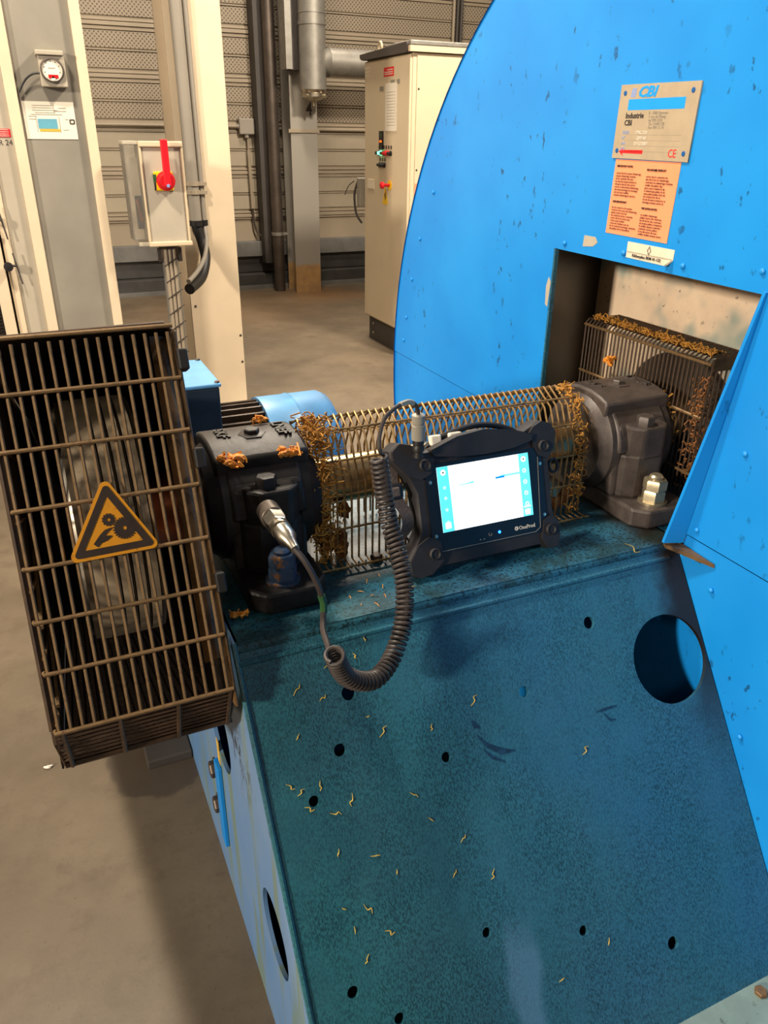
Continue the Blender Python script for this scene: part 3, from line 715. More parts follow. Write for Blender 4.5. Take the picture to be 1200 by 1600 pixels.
for i, (a, b) in enumerate((('SERIE', 'TMG 220'), ('N\u00b0', 'QFP 40'), ('AN', '01/12/2007'), ('kW', ''))):
    z = 1.658-.0098*i
    ptx(a, .0085, 'label_blue', 1.368, z)
    if b: ptx(b, .0085, 'label_white', 1.330-.006*(i % 2), z)
    obj('print_line', MB().box((xp, 1.205, z-.0016), (xp+.0003, 1.36, z-.0010)), 'ink_pale', rp, False)
plate('rotation_arrow', 'red_print', [(0, 0), (.014, -.0085), (.011, -.003), (.07, -.0035), (.07, .0035), (.011, .003), (.014, .0085)], [], .0006, (xp, 1.372, 1.6265), *SIDE, rp, 'red arrow pointing left')
ptx('C\u20ac' if False else 'CE', .02, 'red_print', 1.232, 1.619, sx=.9)
os_ = plate('instruction_sticker', 'orange_paper', [(-1.383, 1.470), (-1.199, 1.468), (-1.196, 1.611), (-1.380, 1.612)], [], .0008, (XD-.001, 0, 0), *SIDE, fa, 'orange sticker with two columns of small print')
rnd = random.Random(3)
words = 'lors du montage verifier le sens de rotation des roues et la tension des courroies apres le demarrage serrer les vis du moyeu controler les paliers'.split()
xo = XD-.0022
for cI, (yl, heads, rows) in enumerate(((1.372, ((1.598, 'IMPORTANT NOTE'), (1.531, 'AVIS IMPORTANT')), ((1.585, 9), (1.520, 9))), (1.283, ((1.594, 'BELANGRIJK BERICHT'), (1.524, 'WICHTIGE NOTIZ')), ((1.582, 10), (1.512, 8))))):
    for z, h in heads: text(h, .0054, 'ink', (xo, yl, z), *SIDE, os_, bold=.0001)
    for z, n in rows:
        body = []
        for k in range(n):
            ln = ''
            while len(ln) < rnd.randint(22, 29): ln += rnd.choice(words)+' '
            body.append(ln.strip())
        t_ = bpy.data.curves.new('tmp', 'FONT'); t_.body = '\n'.join(body); t_.size = .0056; t_.space_line = .92; t_.extrude = .0002; t_.resolution_u = 1
        from_curve(t_, 'small_print', 'ink', os_, frame((xo, yl, z), *SIDE))
ks = plate('grease_sticker', 'sticker', [(-1.309, 1.429), (-1.193, 1.427), (-1.184, 1.431), (-1.175, 1.440), (-1.175, 1.459), (-1.309, 1.460)], [], .0008, (XD-.001, 0, 0), *SIDE, fa, 'cream sticker with diamond mark and peeling corner')
plate('diamond', 'ink', [(-.0055, 0), (0, -.0085), (.0055, 0), (0, .0085)], [[(-.0042, 0), (0, -.0066), (.0042, 0), (0, .0066)]], .0004, (XD-.0022, 1.243, 1.4495), *SIDE, ks)
obj('sticker_rule', MB().box((XD-.0022, 1.178, 1.4405), (XD-.0019, 1.308, 1.4412)), 'ink', ks, False)
text('Kl\u00fcberplex BEM 41-132', .0082, 'ink', (XD-.0022, 1.290, 1.4325), *SIDE, ks, bold=.0001, sx=1.05)
obj('peeled_corner', MB().add([(XD-.002, 1.193, 1.427), (XD-.016, 1.180, 1.431), (XD-.002, 1.175, 1.442)], [(0, 1, 2)]), 'sticker', ks, False)

# ------------------------------------------------------------------ pedestal
pe = thing('bearing_pedestal', 'oily teal steel bearing pedestal with sloped perforated front plate', 'pedestal', (.66, 1.2, 0))
XS = .206
SU = V((0, .494, .70)).normalized(); SN = X_.cross(SU)
SO = V((0, 1.035, .90)); Ls = .857
def sl(x, z): return (x, (z-.90)/SU.z)
holes = [(.376, .798, .0125), (.340, .727, .0105), (.279, .673, .009), (.524, .674, .009), (.705, .730, .010), (.881, .803, .012), (.276, .428, .0095), (.523, .430, .0085), (.706, .378, .009), (.883, .307, .012), (.341, .374, .009)]
outl = [(XS, -Ls), (XD-.0008, -Ls), (XD-.0008, 0), (XS, 0)]
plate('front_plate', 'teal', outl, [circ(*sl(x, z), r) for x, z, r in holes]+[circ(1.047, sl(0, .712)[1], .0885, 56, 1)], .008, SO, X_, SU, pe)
obj('ledge', MB().box((XS, 1.03, .888), (XD-.0008, 1.66, .90)), 'teal_top', pe, False)
obj('ledge_nose', MB().tube([(XS, 1.037, .888), (XD-.001, 1.037, .888)], .0125, 14), 'teal_top', pe)
a = SO-SU*.034+SN*.0
obj('weld_bead', MB().tube([(XS, a.y, a.z), (XD-.03, a.y, a.z)], .0055, 8), 'teal', pe)
side_poly = [(.541, .20), (.541, .0), (2.05, 0.0), (1.62, .9), (1.035, .9)]
sho = [circ(1.262, .535, .095, 40), circ(.892, .365, .078, 40)]
# side plane uses (-y,z)
plate('side_plate', 'side_blue', [(-y, z) for y, z in side_poly], [[(-y, z) for y, z in h] for h in sho], .008, (XS-.004, 0, 0), *SIDE, pe)
obj('side_plate_edge', MB().tube([SO+X_*(XS-.003)-SU*0.0, SO+X_*(XS-.003)-SU*Ls], .005, 8), 'teal', pe)
obj('back_plate', MB().box((XS, 1.63, 0), (XD, 1.64, .888)), 'side_blue', pe, False)
obj('base_flange', MB().box((XS, .455, .188), (XD, .545, .20)), 'lit_green', pe, False)
obj('base_channel', MB().box((XS, .53, 0), (XD, .545, .19)), 'teal', pe, False)
obj('flange_bolt', MB().hexprism((1.034, .522, .20), Z_, .012, .008), 'rust_plate', pe)
def strip(p, wds):
    mb = MB(); q = [SO+X_*x+SU*((z-.90)/SU.z)+SN*.0006 for x, z in p]
    for i, c in enumerate(q):
        d = (q[min(i+1, len(q)-1)]-q[max(i-1, 0)]).normalized(); sd = d.cross(SN)*wds[i]
        mb.v += [c-sd, c+sd]
    for i in range(len(q)-1): mb.f.append((2*i, 2*i+1, 2*i+3, 2*i+2))
    return mb
for p, w_ in (([(.588, .712), (.592, .704), (.600, .699)], [.002, .005, .002]), ([(.592, .690), (.606, .672), (.632, .657), (.660, .652)], [.001, .004, .006, .001]), ([(.597, .668), (.610, .654), (.634, .641)], [.001, .0035, .001]), ([(.845, .668), (.868, .668), (.895, .668)], [.001, .003, .001]), ([(.862, .662), (.872, .650), (.885, .648)], [.001, .003, .001])):
    obj('scuff_mark', strip(p, w_), 'scuff', pe, False)
gp = [(1.099, 1.042, .900), (XD-.001, 1.013, .900), (XD-.001, .925, .897)]
obj('corner_gusset', MB().add(gp+[(p[0], p[1], p[2]-.008) for p in gp], [(0, 1, 2), (5, 4, 3), (0, 3, 4, 1), (1, 4, 5, 2), (2, 5, 3, 0)]), 'rust_plate', pe, False)
obj('side_bracket', MB().box((XS-.014, 1.285, .16), (XS-.004, 1.325, .40)), 'disc', pe, False, .002)
for z in (.335, .225):
    obj('bracket_bolt', MB().hexprism((XS-.004, 1.36, z), -X_, .02, .016), 'dark_steel', pe)
    obj('bracket_washer', MB().lathe((XS-.004, 1.36, z), -X_, [(0, .026), (.004, .026)], 16), 'dark_steel', pe)
obj('yellow_smear', MB().box((XS-.0055, 1.292, .405), (XS-.004, 1.312, .47)), 'shred', pe, False)
an = thing('anchor_plate', 'dark oily anchor plate bolted to the floor under the wire guard', 'plate', (.14, 1.86, 0))
obj('plate_body', MB().box((.072, 1.775, .0), (.2, 1.97, .03)), 'dark_paint', an, False, .004)
obj('anchor_bolt', MB().hexprism((.115, 1.90, .03), Z_, .018, .014), 'dark_steel', an)

# ------------------------------------------------------------------ shaft and bearings
AX = (1.30, 1.04)
sh_ = thing('drive_shaft', 'oily steel fan shaft running between the two bearings', 'shaft', (.7, *AX))
obj('shaft_bar', MB().lathe((.10, *AX), X_, [(0, .044), (.10, .044), (.101, .046), (1.25, .046)], 40), 'shaft', sh_)

def bearing(x0, mat, nut, label):
    """plummer block: foot, lower half, cap with flat pad, seals, cap bolts, foot bolts"""
    W = .160; yc = AX[0]; x1 = x0+W
    t = thing('plummer_block', label, 'bearing', (x0+W/2, yc, .90))
    c = .022
    for s in (-1, 1):
        pass
    foot = [(x0+.012, yc-.21+.03), (x0+.04, yc-.21), (x1-.03, yc-.21), (x1-.004, yc-.18), (x1-.004, yc+.18), (x1-.03, yc+.21), (x0+.04, yc+.21), (x0+.012, yc+.18)]
    obj('foot', MB().prism(foot, (0, 0, .90), X_, Y_, (0, 0, .042)), mat, t, False, .006)
    lower = [(yc-.112, .94), (yc+.112, .94), (yc+.108, 1.04), (yc-.108, 1.04)]
    obj('lower_half', MB().prism(lower, (x0+.010, 0, 0), Y_, Z_, (W-.022, 0, 0)), mat, t, False, .008)
    n = 22
    cap = [(yc-.118*math.cos(PI*i/n), 1.041+.112*math.sin(PI*i/n)) for i in range(n+1)]
    cp_ = obj('cap', MB().prism(cap, (x0+.012, 0, 0), Y_, Z_, (W-.026, 0, 0)), mat, t, True, .006)
    pad = [(yc-.078, 1.112), (yc-.080, 1.146), (yc-.05, 1.155), (yc-.02, 1.160), (yc+.02, 1.160), (yc+.05, 1.155), (yc+.080, 1.146), (yc+.078, 1.112), (yc+.05, 1.06), (yc-.05, 1.06)]
    obj('cap_pad', MB().prism(pad, (x0-.006, 0, 0), Y_, Z_, (W+.012, 0, 0)), mat, t, True, .006)
    for d in (-1, 1):
        xs = x0+.012 if d < 0 else x1-.012
        obj('seal_ring', MB().lathe((xs, *AX), X_*d, [(-.01, .112), (.012, .112), (.02, .104), (.034, .096), (.040, .07), (.040, .05)], 48), mat, t)
    for s in (-1, 1):
        for dx in ((.082, .082) if False else (.082,)):
            yb = yc+s*.112; xk = x0+.070
            obj('bolt_boss', MB().prism([(xk-.046, yb-s*.05), (xk-.034, yb+s*.010), (xk-.012, yb+s*.030), (xk+.040, yb+s*.030), (xk+.060, yb+s*.012), (xk+.064, yb-s*.05)], (0, 0, 1.03), X_, Y_, (0, 0, .072)), mat, t, False, .006)
            obj('boss_foot', MB().prism([(xk-.054, yb-s*.05), (xk-.044, yb+s*.006), (xk-.018, yb+s*.027), (xk+.046, yb+s*.027), (xk+.066, yb+s*.008), (xk+.070, yb-s*.05)], (0, 0, .94), X_, Y_, (0, 0, .10)), mat, t, False, .006)
            obj('cap_shoulder', MB().hexa([(x0+.016, yb-s*.05, 1.06), (x0+W-.016, yb-s*.05, 1.06), (x0+W-.016, yb+s*.004, 1.06), (x0+.016, yb+s*.004, 1.06), (x0+.016, yb-s*.05, 1.128), (x0+W-.016, yb-s*.05, 1.128), (x0+W-.016, yb-s*.006, 1.098), (x0+.016, yb-s*.006, 1.098)]), mat, t, False, .008)
            obj('cap_bolt', MB().hexprism((xk+.004, yb+s*.003, 1.102), Z_, .0195, .020, rot=.3), mat, t)
        yf = yc+s*.168
        xf = x0+.080
        obj('washer', MB().lathe((xf, yf, .942), Z_, [(0, .031), (.005, .031)], 24), nut, t)
        obj('foot_nut', MB().hexprism((xf, yf, .947), Z_, .0255, .026, rot=.2), nut, t)
        obj('lock_nut', MB().hexprism((xf, yf, .973), Z_, .0255, .024, rot=.35), nut, t)
        obj('stud', MB().lathe((xf, yf, .99), Z_, [(0, .015), (.012, .015), (.016, .011)], 16), nut, t)
    obj('lifting_boss', MB().hexprism((x0+.082, yc-.005, 1.155), Z_, .026, .007, rot=.2), mat, t)
    obj('lifting_plug', MB().hexprism((x0+.082, yc-.005, 1.161), Z_, .014, .009, rot=.2), mat, t)
    for sx, s in ((.020, 'SKF'), (.128, 'LNEF')):
        ex = -Y_
        text(s, .030, mat, (x0+sx, yc+.034, 1.1575), ex, X_, t, th=.011, sx=1.0, bold=.0008)
    return t
b1 = bearing(.240, 'cast', 'blue_nut', 'black greasy plummer block nearest the wire belt guard, with sensor')
b2 = bearing(1.075, 'cast2', 'zinc', 'dark grey plummer block in the opening of the blue casing')

# ------------------------------------------------------------------ wire guard over the shaft
sg = thing('shaft_guard', 'brass coloured wire guard arched over the shaft between the bearings', 'guard', (.72, 1.305, .9))
prof = [(1.18, .906), (1.215, .906), (1.215, 1.065), (1.255, 1.145), (1.305, 1.172), (1.355, 1.145), (1.395, 1.065), (1.395, .906)]
hoop = None; nW = 43; x0g, x1g = .412, 1.022
for i in range(nW):
    x = x0g+(x1g-x0g)*i/(nW-1)
    if hoop is None: hoop = obj('hoop_wire', MB().tube([(x, y, z) for y, z in prof], .0022, 5), 'wire_brass', sg)
    else:
        c = hoop.copy(); COL.objects.link(c); c.location = (x-x0g, 0, 0); c.parent = sg
for y, z in ((1.18, .909), (1.2125, .975), (1.2125, 1.045), (1.233, 1.107), (1.268, 1.155), (1.342, 1.155), (1.377, 1.107), (1.3975, 1.0), (1.3975, .94)):
    obj('long_wire', MB().tube([(x0g-.004, y, z), (x1g+.006, y, z)], .0023, 6), 'wire_brass', sg)
obj('fixing_bolt', MB().hexprism((.53, 1.20, .90), Z_, .012, .012), 'dark_steel', sg)

def on_guard(rnd, xa, xb):
    u = rnd.random(); P = prof[1:5]
    k = min(2, int(u*3)); t = u*3-k
    (y0, z0), (y1, z1) = P[k], P[k+1]
    y, z = y0+(y1-y0)*t, z0+(z1-z0)*t
    return (rnd.triangular(xa, xb, xa+.4*(xb-xa)), y+rnd.uniform(-.006, .004), z+rnd.uniform(-.004, .008))
fb = obj('fibre_clump', strands(430, lambda r: on_guard(r, .402, .475), .0012, .017, 5), 'fibre', base=(.43, 1.25, .9))
props(fb, 'orange brown fibre tangle caught on the guard beside the left bearing', 'fibres', None, 'stuff')
fb = obj('fibre_clump', strands(200, lambda r: on_guard(r, .99, 1.035), .0012, .013, 6), 'fibre', base=(1.0, 1.25, .9))
props(fb, 'orange brown fibre fringe on the guard end beside the right bearing', 'fibres', None, 'stuff')
mb = MB()
for k in range(9): mb.blob((.43+.012*k % .07+random.uniform(-.01, .02), 1.23+random.uniform(-.004, .05), .925+random.uniform(-.01, .07)), (.014, .014, .018), k)
fb = obj('grease_lump', mb, 'fibre_dark', base=(.44, 1.24, .9)); props(fb, 'brown grease and fibre mass inside the guard left end', 'grease', None, 'stuff')
mb = MB()
for k in range(6): mb.blob((.99+random.uniform(-.02, .02), 1.225+random.uniform(0, .02), .93+random.uniform(-.01, .04)), (.010, .010, .016), k+20)
fb = obj('grease_lump', mb, 'fibre_dark', base=(.99, 1.23, .9)); props(fb, 'brown grease lumps inside the guard right end', 'grease', None, 'stuff')
def residue(label, c, r, seed):
    mb = MB()
    rr = random.Random(seed)
    for k in range(9): mb.blob((c[0]+rr.uniform(-1, 1)*r, c[1]+rr.uniform(-1, 1)*r*.5, c[2]+rr.uniform(0, .7)*r), (r*rr.uniform(.25, .6), r*.3, r*rr.uniform(.2, .45)), seed*9+k, 2)
    s = strands(6, lambda q: (c[0]+q.uniform(-1, 1)*r, c[1]+q.uniform(-1, 1)*r*.7, c[2]+q.uniform(0, .9)*r), r*.12, r*1.2, seed)
    mb.add(s.v, s.f)
    o = obj('orange_residue', mb, 'fibre_bright', base=c); props(o, label, 'residue')
residue('bright orange residue on the left front corner of the near bearing cap', (.262, 1.205, 1.147), .018, 1)
residue('orange residue on the right front corner of the near bearing cap', (.362, 1.203, 1.147), .016, 2)
residue('orange flake lying beside the near bearing foot', (.232, 1.105, .903), .012, 3)
residue('orange residue on the rear edge of the near bearing cap', (.352, 1.36, 1.158), .012, 5)
residue('orange residue stuck to the recess guard above the far bearing', (1.243, 1.43, 1.165), .016, 4)

# ------------------------------------------------------------------ wire guard in the recess
rg = thing('recess_guard', 'dark box shaped wire guard inside the opening of the blue casing', 'guard', (1.31, 1.34, .9))
xa, xb, ya, yb, zt = 1.262, 1.362, 1.140, 1.560, 1.243
nB = 34; bar = None; tb = None
for i in range(nB):
    y = ya+(yb-ya)*i/(nB-1)
    if bar is None:
        bar = obj('front_wire', MB().tube([(xa, y, .90), (xa, y, zt-.008), (xa+.008, y, zt)], .0022, 5), 'wire_dark', rg)
        tb = obj('top_wire', MB().tube([(xa+.008, y, zt), (xb, y, zt)], .0022, 5), 'wire_dark', rg)
    else:
        for s in (bar, tb):
            c = s.copy(); COL.objects.link(c); c.location = (0, y-ya, 0); c.parent = rg
for k in range(8):
    x = xa+(xb-xa)*k/7
    obj('end_wire', MB().tube([(x, ya, .90), (x, ya, zt)], .0022, 5), 'wire_dark', rg)
for z in (zt-.012, 1.115, .985): obj('cross_wire', MB().tube([(xa-.003, ya, z), (xa-.003, yb, z)], .0035, 6), 'wire', rg)
for x in (xa+.05, xb): obj('cross_wire', MB().tube([(x, ya, zt), (x, yb, zt)], .003, 6), 'wire_dark', rg)
obj('end_bar', MB().box((xa, ya-.004, zt-.026), (xb, ya-.001, zt)), 'wire_dark', rg, False)
fb = obj('fibre_clump', strands(460, lambda r: (xa+.012+abs(r.gauss(0, .014)), r.uniform(ya+.02, yb-.01), zt+.004+r.uniform(0, .004)), .0010, .011, 8), 'fibre', base=(1.28, 1.35, 1.243))
props(fb, 'yellow orange fibre mat along the top edge of the recess guard', 'fibres', None, 'stuff')
fb = obj('fibre_clump', strands(190, lambda r: (xa+r.uniform(-.004, .01), ya+abs(r.gauss(0, .02)), r.uniform(.93, 1.2)), .0015, .012, 9), 'fibre_dark', base=(1.27, 1.16, .95))
props(fb, 'rusty fibre crust along the right edge of the recess guard', 'fibres', None, 'stuff')
fb = obj('fibre_clump', strands(120, lambda r: (xa-.004, 1.255+r.gauss(0, .02), 1.06+r.gauss(0, .03)), .0022, .018, 10), 'fibre', base=(1.258, 1.255, 1.03))
props(fb, 'orange fibre clump behind the cap of the far bearing', 'fibres', None, 'stuff')

# ------------------------------------------------------------------ belt guard
GO = V((0, 1.18, 1.395)); GU = V((0, .38, .925)).normalized(); GV = V((0, GU.z, -GU.y))
def G(x, a, b): return GO+X_*x+GU*a+GV*b
gl, gr = -.078, .183
bg = thing('belt_guard', 'rusty brown wire cage belt guard at left', 'guard', tuple(G(.05, -.6, .2)))
bar = None; xs = [.175-.0165*i for i in range(16)]
for x in xs:
    if bar is None: bar = obj('front_bar', MB().tube([G(x, -.568, .004), G(x, -.012, .004)], .0026, 6), 'wire', bg); xb0 = x
    else:
        c = bar.copy(); COL.objects.link(c); c.location = (x-xb0, 0, 0); c.parent = bg
for a in (-.004, -.0815, -.160, -.2435, -.3265, -.4045, -.480, -.568):
    obj('cross_bar', MB().tube([G(gl, a, .014), G(gl, a, -.001), G(gr, a, -.001)], .0032, 8), 'wire', bg)
# outline frame behind the bars
obj('frame_hoop', MB().tube([G(gl-.004, -.568, .02), G(gl-.004, .002, .02), G(gr-.010, .002, .012), G(gr+.002, -.012, .012), G(gr+.004, -.60, .03)], .0042, 8), 'wire_dark', bg)
obj('top_sheet', MB().hexa([G(gl, -.004, .01), G(gr, -.004, .01), G(gr, -.004, 1.42), G(gl, -.004, 1.42), G(gl, .0, .01), G(gr, .0, .01), G(gr, .0, 1.42), G(gl, .0, 1.42)]), 'grime', bg, False)
obj('right_sheet', MB().hexa([G(gr, -.655, .10), G(gr+.004, -.655, .10), G(gr+.004, -.67, 1.42), G(gr, -.67, 1.42), G(gr, .0, .05), G(gr+.004, .0, .05), G(gr+.004, .0, 1.42), G(gr, .0, 1.42)]), 'grime', bg, False)
obj('rear_sheet', MB().hexa([G(gl-.01, -.67, 1.40), G(gr, -.67, 1.40), G(gr, -.67, 1.42), G(gl-.01, -.67, 1.42), G(gl-.01, 0, 1.40), G(gr, 0, 1.40), G(gr, 0, 1.42), G(gl-.01, 0, 1.42)]), 'grime', bg, False)
obj('right_frame_bar', MB().hexa([G(gr-.030, -.53, .045), G(gr, -.53, .06), G(gr, -.53, .064), G(gr-.030, -.53, .049), G(gr-.030, -.01, .045), G(gr, -.01, .06), G(gr, -.01, .064), G(gr-.030, -.01, .049)]), 'rust_plate', bg, False)
obj('right_flat_bar', MB().hexa([G(gr, -.6, .004), G(gr+.003, -.6, .004), G(gr+.003, -.6, .05), G(gr, -.6, .05), G(gr, -.01, .004), G(gr+.003, -.01, .004), G(gr+.003, -.01, .05), G(gr, -.01, .05)]), 'rust_plate', bg, False)
mb = MB()
for k in range(40): mb.tube([G(gl, -.60, .02+k*.018), G(gl, -.005, .02+k*.018)], .0022, 4)
obj('left_side_wires', mb, 'wire_dark', bg, kind='stuff')
for a in (-.06, -.16, -.26, -.36, -.46, -.56): obj('left_rail', MB().tube([G(gl+.004, a, .012), G(gl+.004, a, 1.2)], .003, 6), 'wire', bg)
obj('left_brace', MB().tube([G(gl+.006, -.42, .05), G(gl+.006, -.16, .45)], .004, 6).tube([G(gl+.006, -.55, .08), G(gl+.006, -.25, .5)], .004, 6), 'wire', bg)
obj('left_inner_sheet', MB().hexa([G(gl-.006, -.655, .10), G(gl-.003, -.655, .10), G(gl-.003, -.67, 1.42), G(gl-.006, -.67, 1.42), G(gl-.006, -.004, .03), G(gl-.003, -.004, .03), G(gl-.003, -.004, 1.42), G(gl-.006, -.004, 1.42)]), 'grime', bg, False)
# lower mesh: chamfer then floor of the cage
for k in range(9):
    t = k/8; obj('lower_wire', MB().tube([G(gl, -.572-.077*t, .003+.097*t), G(gr, -.572-.077*t, .003+.097*t)], .0022, 5), 'wire_dark', bg)
mb = MB()
for k in range(108):
    mb.tube([G(gl, -.649, .10+k*.012), G(gr, -.649, .10+k*.012)], .002, 4)
for k in range(22): mb.tube([G(gl+.012*k, -.649, .10), G(gl+.012*k, -.649, 1.4)], .002, 4)
obj('floor_mesh', mb, 'wire_dark', bg, kind='stuff')
for x in (gl+.01, .012, .098, gr-.004): obj('lower_strap', MB().tube([G(x, -.568, .0), G(x, -.655, .102)], .0036, 6), 'wire_dark', bg)
obj('lower_frame', MB().tube([G(gl-.004, -.35, .03), G(gl-.004, -.60, .06), G(gl, -.652, .104), G(gr, -.652, .104), G(gr+.004, -.60, .05)], .005, 8), 'wire_dark', bg)
for a in (-.055, -.205, -.40): obj('hinge_clip', MB().fbox(G(gr+.004, a, .0), X_, GV, GU, (-.004, -.004, -.016), (.012, .03, .016)), 'black', bg, False, .003)
ws = thing('warning_sign', 'yellow triangular hand in gears warning sign on the wire belt guard', 'sign', tuple(G(.05, -.33, -.006)))
SGo = G(.0, 0, -.006)
def tri(p, r):
    # rounded polygon from corner list
    out = []
    n = len(p)
    for i in range(n):
        a, b, c = V((*p[i-1], 0)), V((*p[i], 0)), V((*p[(i+1) % n], 0))
        d1, d2 = (a-b).normalized(), (c-b).normalized(); h = math.acos(max(-1, min(1, d1.dot(d2))))/2; L = r/math.tan(h)
        p1, p2 = b+d1*L, b+d2*L; cc_ = b+(d1+d2).normalized()*(r/math.sin(h))
        a1 = math.atan2(p1.y-cc_.y, p1.x-cc_.x); a2 = math.atan2(p2.y-cc_.y, p2.x-cc_.x); dd = (a2-a1+PI) % (2*PI)-PI
        out += [(cc_.x+r*math.cos(a1+dd*k/6), cc_.y+r*math.sin(a1+dd*k/6)) for k in range(7)]
    return out
T = [(-.0195, -.329), (.113, -.3275), (.0495, -.211)]
cen = V((sum(p[0] for p in T)/3, sum(p[1] for p in T)/3))
def shrink(f): return [(cen.x+(p[0]-cen.x)*f, cen.y+(p[1]-cen.y)*f) for p in T]
plate('sign_plate', 'sign', tri(T, .008), [], .003, SGo, X_, GU, ws)
plate('black_border', 'sign_black', tri(shrink(.88), .005), [tri(shrink(.62), .001)], .0006, SGo-GV*.0008, X_, GU, ws)
def gear(cx, cy_, r, n, hole):
    p = []
    for i in range(n):
        for k, q in ((0, r), (.45, r), (.5, r*.86), (.95, r*.86)):
            a = 2*PI*(i+k)/n; p.append((cx+q*math.cos(a), cy_+q*math.sin(a)))
    return p, [circ(cx, cy_, hole, 12)]
for cx, cy_, r, n, h in ((.0655, -.2905, .0165, 24, .003), (.0455, -.275, .0095, 12, .0025)):
    p, hh = gear(cx, cy_, r, n, h); plate('gear_symbol', 'sign_black', p, hh, .0006, SGo-GV*.0009, X_, GU, ws)
plate('hand_symbol', 'sign_black', [(.0195, -.3065), (.030, -.295), (.038, -.2885), (.0475, -.2865), (.0475, -.289), (.042, -.292), (.0375, -.297), (.0455, -.298), (.046, -.300), (.039, -.3045), (.030, -.307), (.025, -.312)], [], .0006, SGo-GV*.0009, X_, GU, ws)

# pulley and belts
pu = thing('belt_pulley', 'large grooved belt pulley inside the wire belt guard', 'pulley', (.06, *AX))
prf = [(0, .05), (0.0, .206)]
for k in range(5):
    x = .008+k*.0205; prf += [(x, .206), (x+.004, .192), (x+.0155, .192), (x+.0195, .206)]
prf += [(.115, .206), (.115, .185), (.108, .18), (.108, .05)]
obj('grooved_rim', MB().lathe((0, *AX), X_, prf, 64), 'pulley', pu)
obj('hub', MB().lathe((.108, *AX), X_, [(0, .075), (.012, .075), (.014, .066), (.068, .066)], 40), 'copper', pu, label='coppery bush on the shaft')
obj('outer_face', MB().lathe((-.006, *AX), X_, [(0, .05), (.0, .195), (.006, .2)], 48), 'steel', pu)
mpy, mpz, mr = 2.30, .685, .095
bl = None
for k in range(5):
    x = .008+.0205*k+.0098
    d = V((0, mpy-AX[0], mpz-AX[1])); L = d.length; d.normalize(); th = math.asin((.203-mr)/L)
    pts = []
    base_a = math.atan2(d.z, d.y)
    n = 26
    a0 = base_a+PI/2-th; a1 = base_a+3*PI/2+th
    for i in range(n+1):
        a = a0+(a1-a0)*i/n; pts.append((AX[0]+.203*math.cos(a), AX[1]+.203*math.sin(a)))
    for i in range(13):
        a = base_a-PI/2+th+(PI-2*th)*i/12; pts.append((mpy+mr*math.cos(a), mpz+mr*math.sin(a)))
    mb = MB(); m = len(pts)
    for (y, z) in pts:
        pass
    for i in range(m):
        p0, p1, p2 = V(pts[i-1]), V(pts[i]), V(pts[(i+1) % m]); t_ = (p2-p0).normalized(); nn = V((t_.y, -t_.x))
        cdir = nn
        for xx, q in ((x-.0078, .006), (x+.0078, .006), (x+.0055, -.008), (x-.0055, -.008)):
            mb.v.append(V((xx, p1.x+nn.x*q, p1.y+nn.y*q)))
    for i in range(m):
        j = (i+1) % m
        for e in range(4): mb.f.append((i*4+e, i*4+(e+1) % 4, j*4+(e+1) % 4, j*4+e))
    o = obj('drive_belt', mb, 'belt', base=(x, *AX))
    props(o, ['first worn drive belt on the pulley, outermost on the left', 'second worn drive belt from the left on the pulley', 'middle worn drive belt on the pulley', 'second worn drive belt from the right on the pulley', 'last worn drive belt on the pulley, next to the bearing'][k], 'belt', 'drive belts on the pulley')

# ------------------------------------------------------------------ motor
mo = thing('electric_motor', 'blue electric motor with brown cooling fins behind the shaft', 'motor', (.55, mpy, .0))
obj('motor_frame', MB().lathe((.22, mpy, mpz), X_, [(0, .12), (.0, .19), (.04, .19), (.04, .175), (.39, .175)], 48), 'fin', mo)
fin = None
for k in range(36):
    a = 2*PI*k/36
    dr = V((0, math.cos(a), math.sin(a))); tn = V((0, -math.sin(a), math.cos(a)))
    p = V((.30, mpy, mpz))+dr*.172
    obj('cooling_fin', MB().fbox(p, X_, dr, tn, (0, 0, -.003), (.312, .026, .003)), 'fin', mo, False)
obj('fan_cowl', MB().lathe((.602, mpy, mpz), X_, [(0, .205), (.10, .205), (.104, .208), (.110, .205), (.205, .205), (.225, .195), (.235, .175), (.235, .05)], 56), 'motor_blue', mo)
obj('terminal_box', MB().box((.25, 2.162, .84), (.452, 2.44, .988)), 'box_dark', mo, False, .006)
obj('terminal_lid', MB().box((.245, 2.157, .988), (.457, 2.445, 1.0)), 'motor_blue', mo, False, .004)
for x, y in ((.447, 2.168), (.447, 2.434)): obj('lid_screw', MB().lathe((x, y, 1.0), Z_, [(0, .008), (.005, .007)], 10), 'dark_steel', mo)
obj('motor_pulley', MB().lathe((0, mpy, mpz), X_, [(0, .085), (.115, .085)], 32).lathe((.11, mpy, mpz), X_, [(0, .025), (.12, .025)], 20), 'pulley', mo)
obj('motor_stand', MB().box((.24, 2.12, .0), (.80, 2.48, .05)).box((.28, 2.14, .05), (.34, 2.46, .52)).box((.52, 2.14, .05), (.58, 2.46, .52)), 'side_blue', mo, False)

# ------------------------------------------------------------------ sensor on the near bearing
se = thing('vibration_sensor', 'steel vibration sensor stuck to the front of the near bearing', 'sensor', (.297, 1.12, 1.087))
so_ = (.297, 1.122, 1.087)
obj('magnet_base', MB().lathe(so_, -Y_, [(0, .0195), (.03, .0195), (.031, .0185)], 28), 'dark_steel', se)
obj('hex_body', MB().hexprism((.297, 1.092, 1.087), -Y_, .019, .03), 'steel', se)
obj('collar', MB().lathe((.297, 1.064, 1.087), -Y_, [(0, .0135), (.012, .0135), (.013, .0165), (.018, .0165)], 24), 'steel', se)
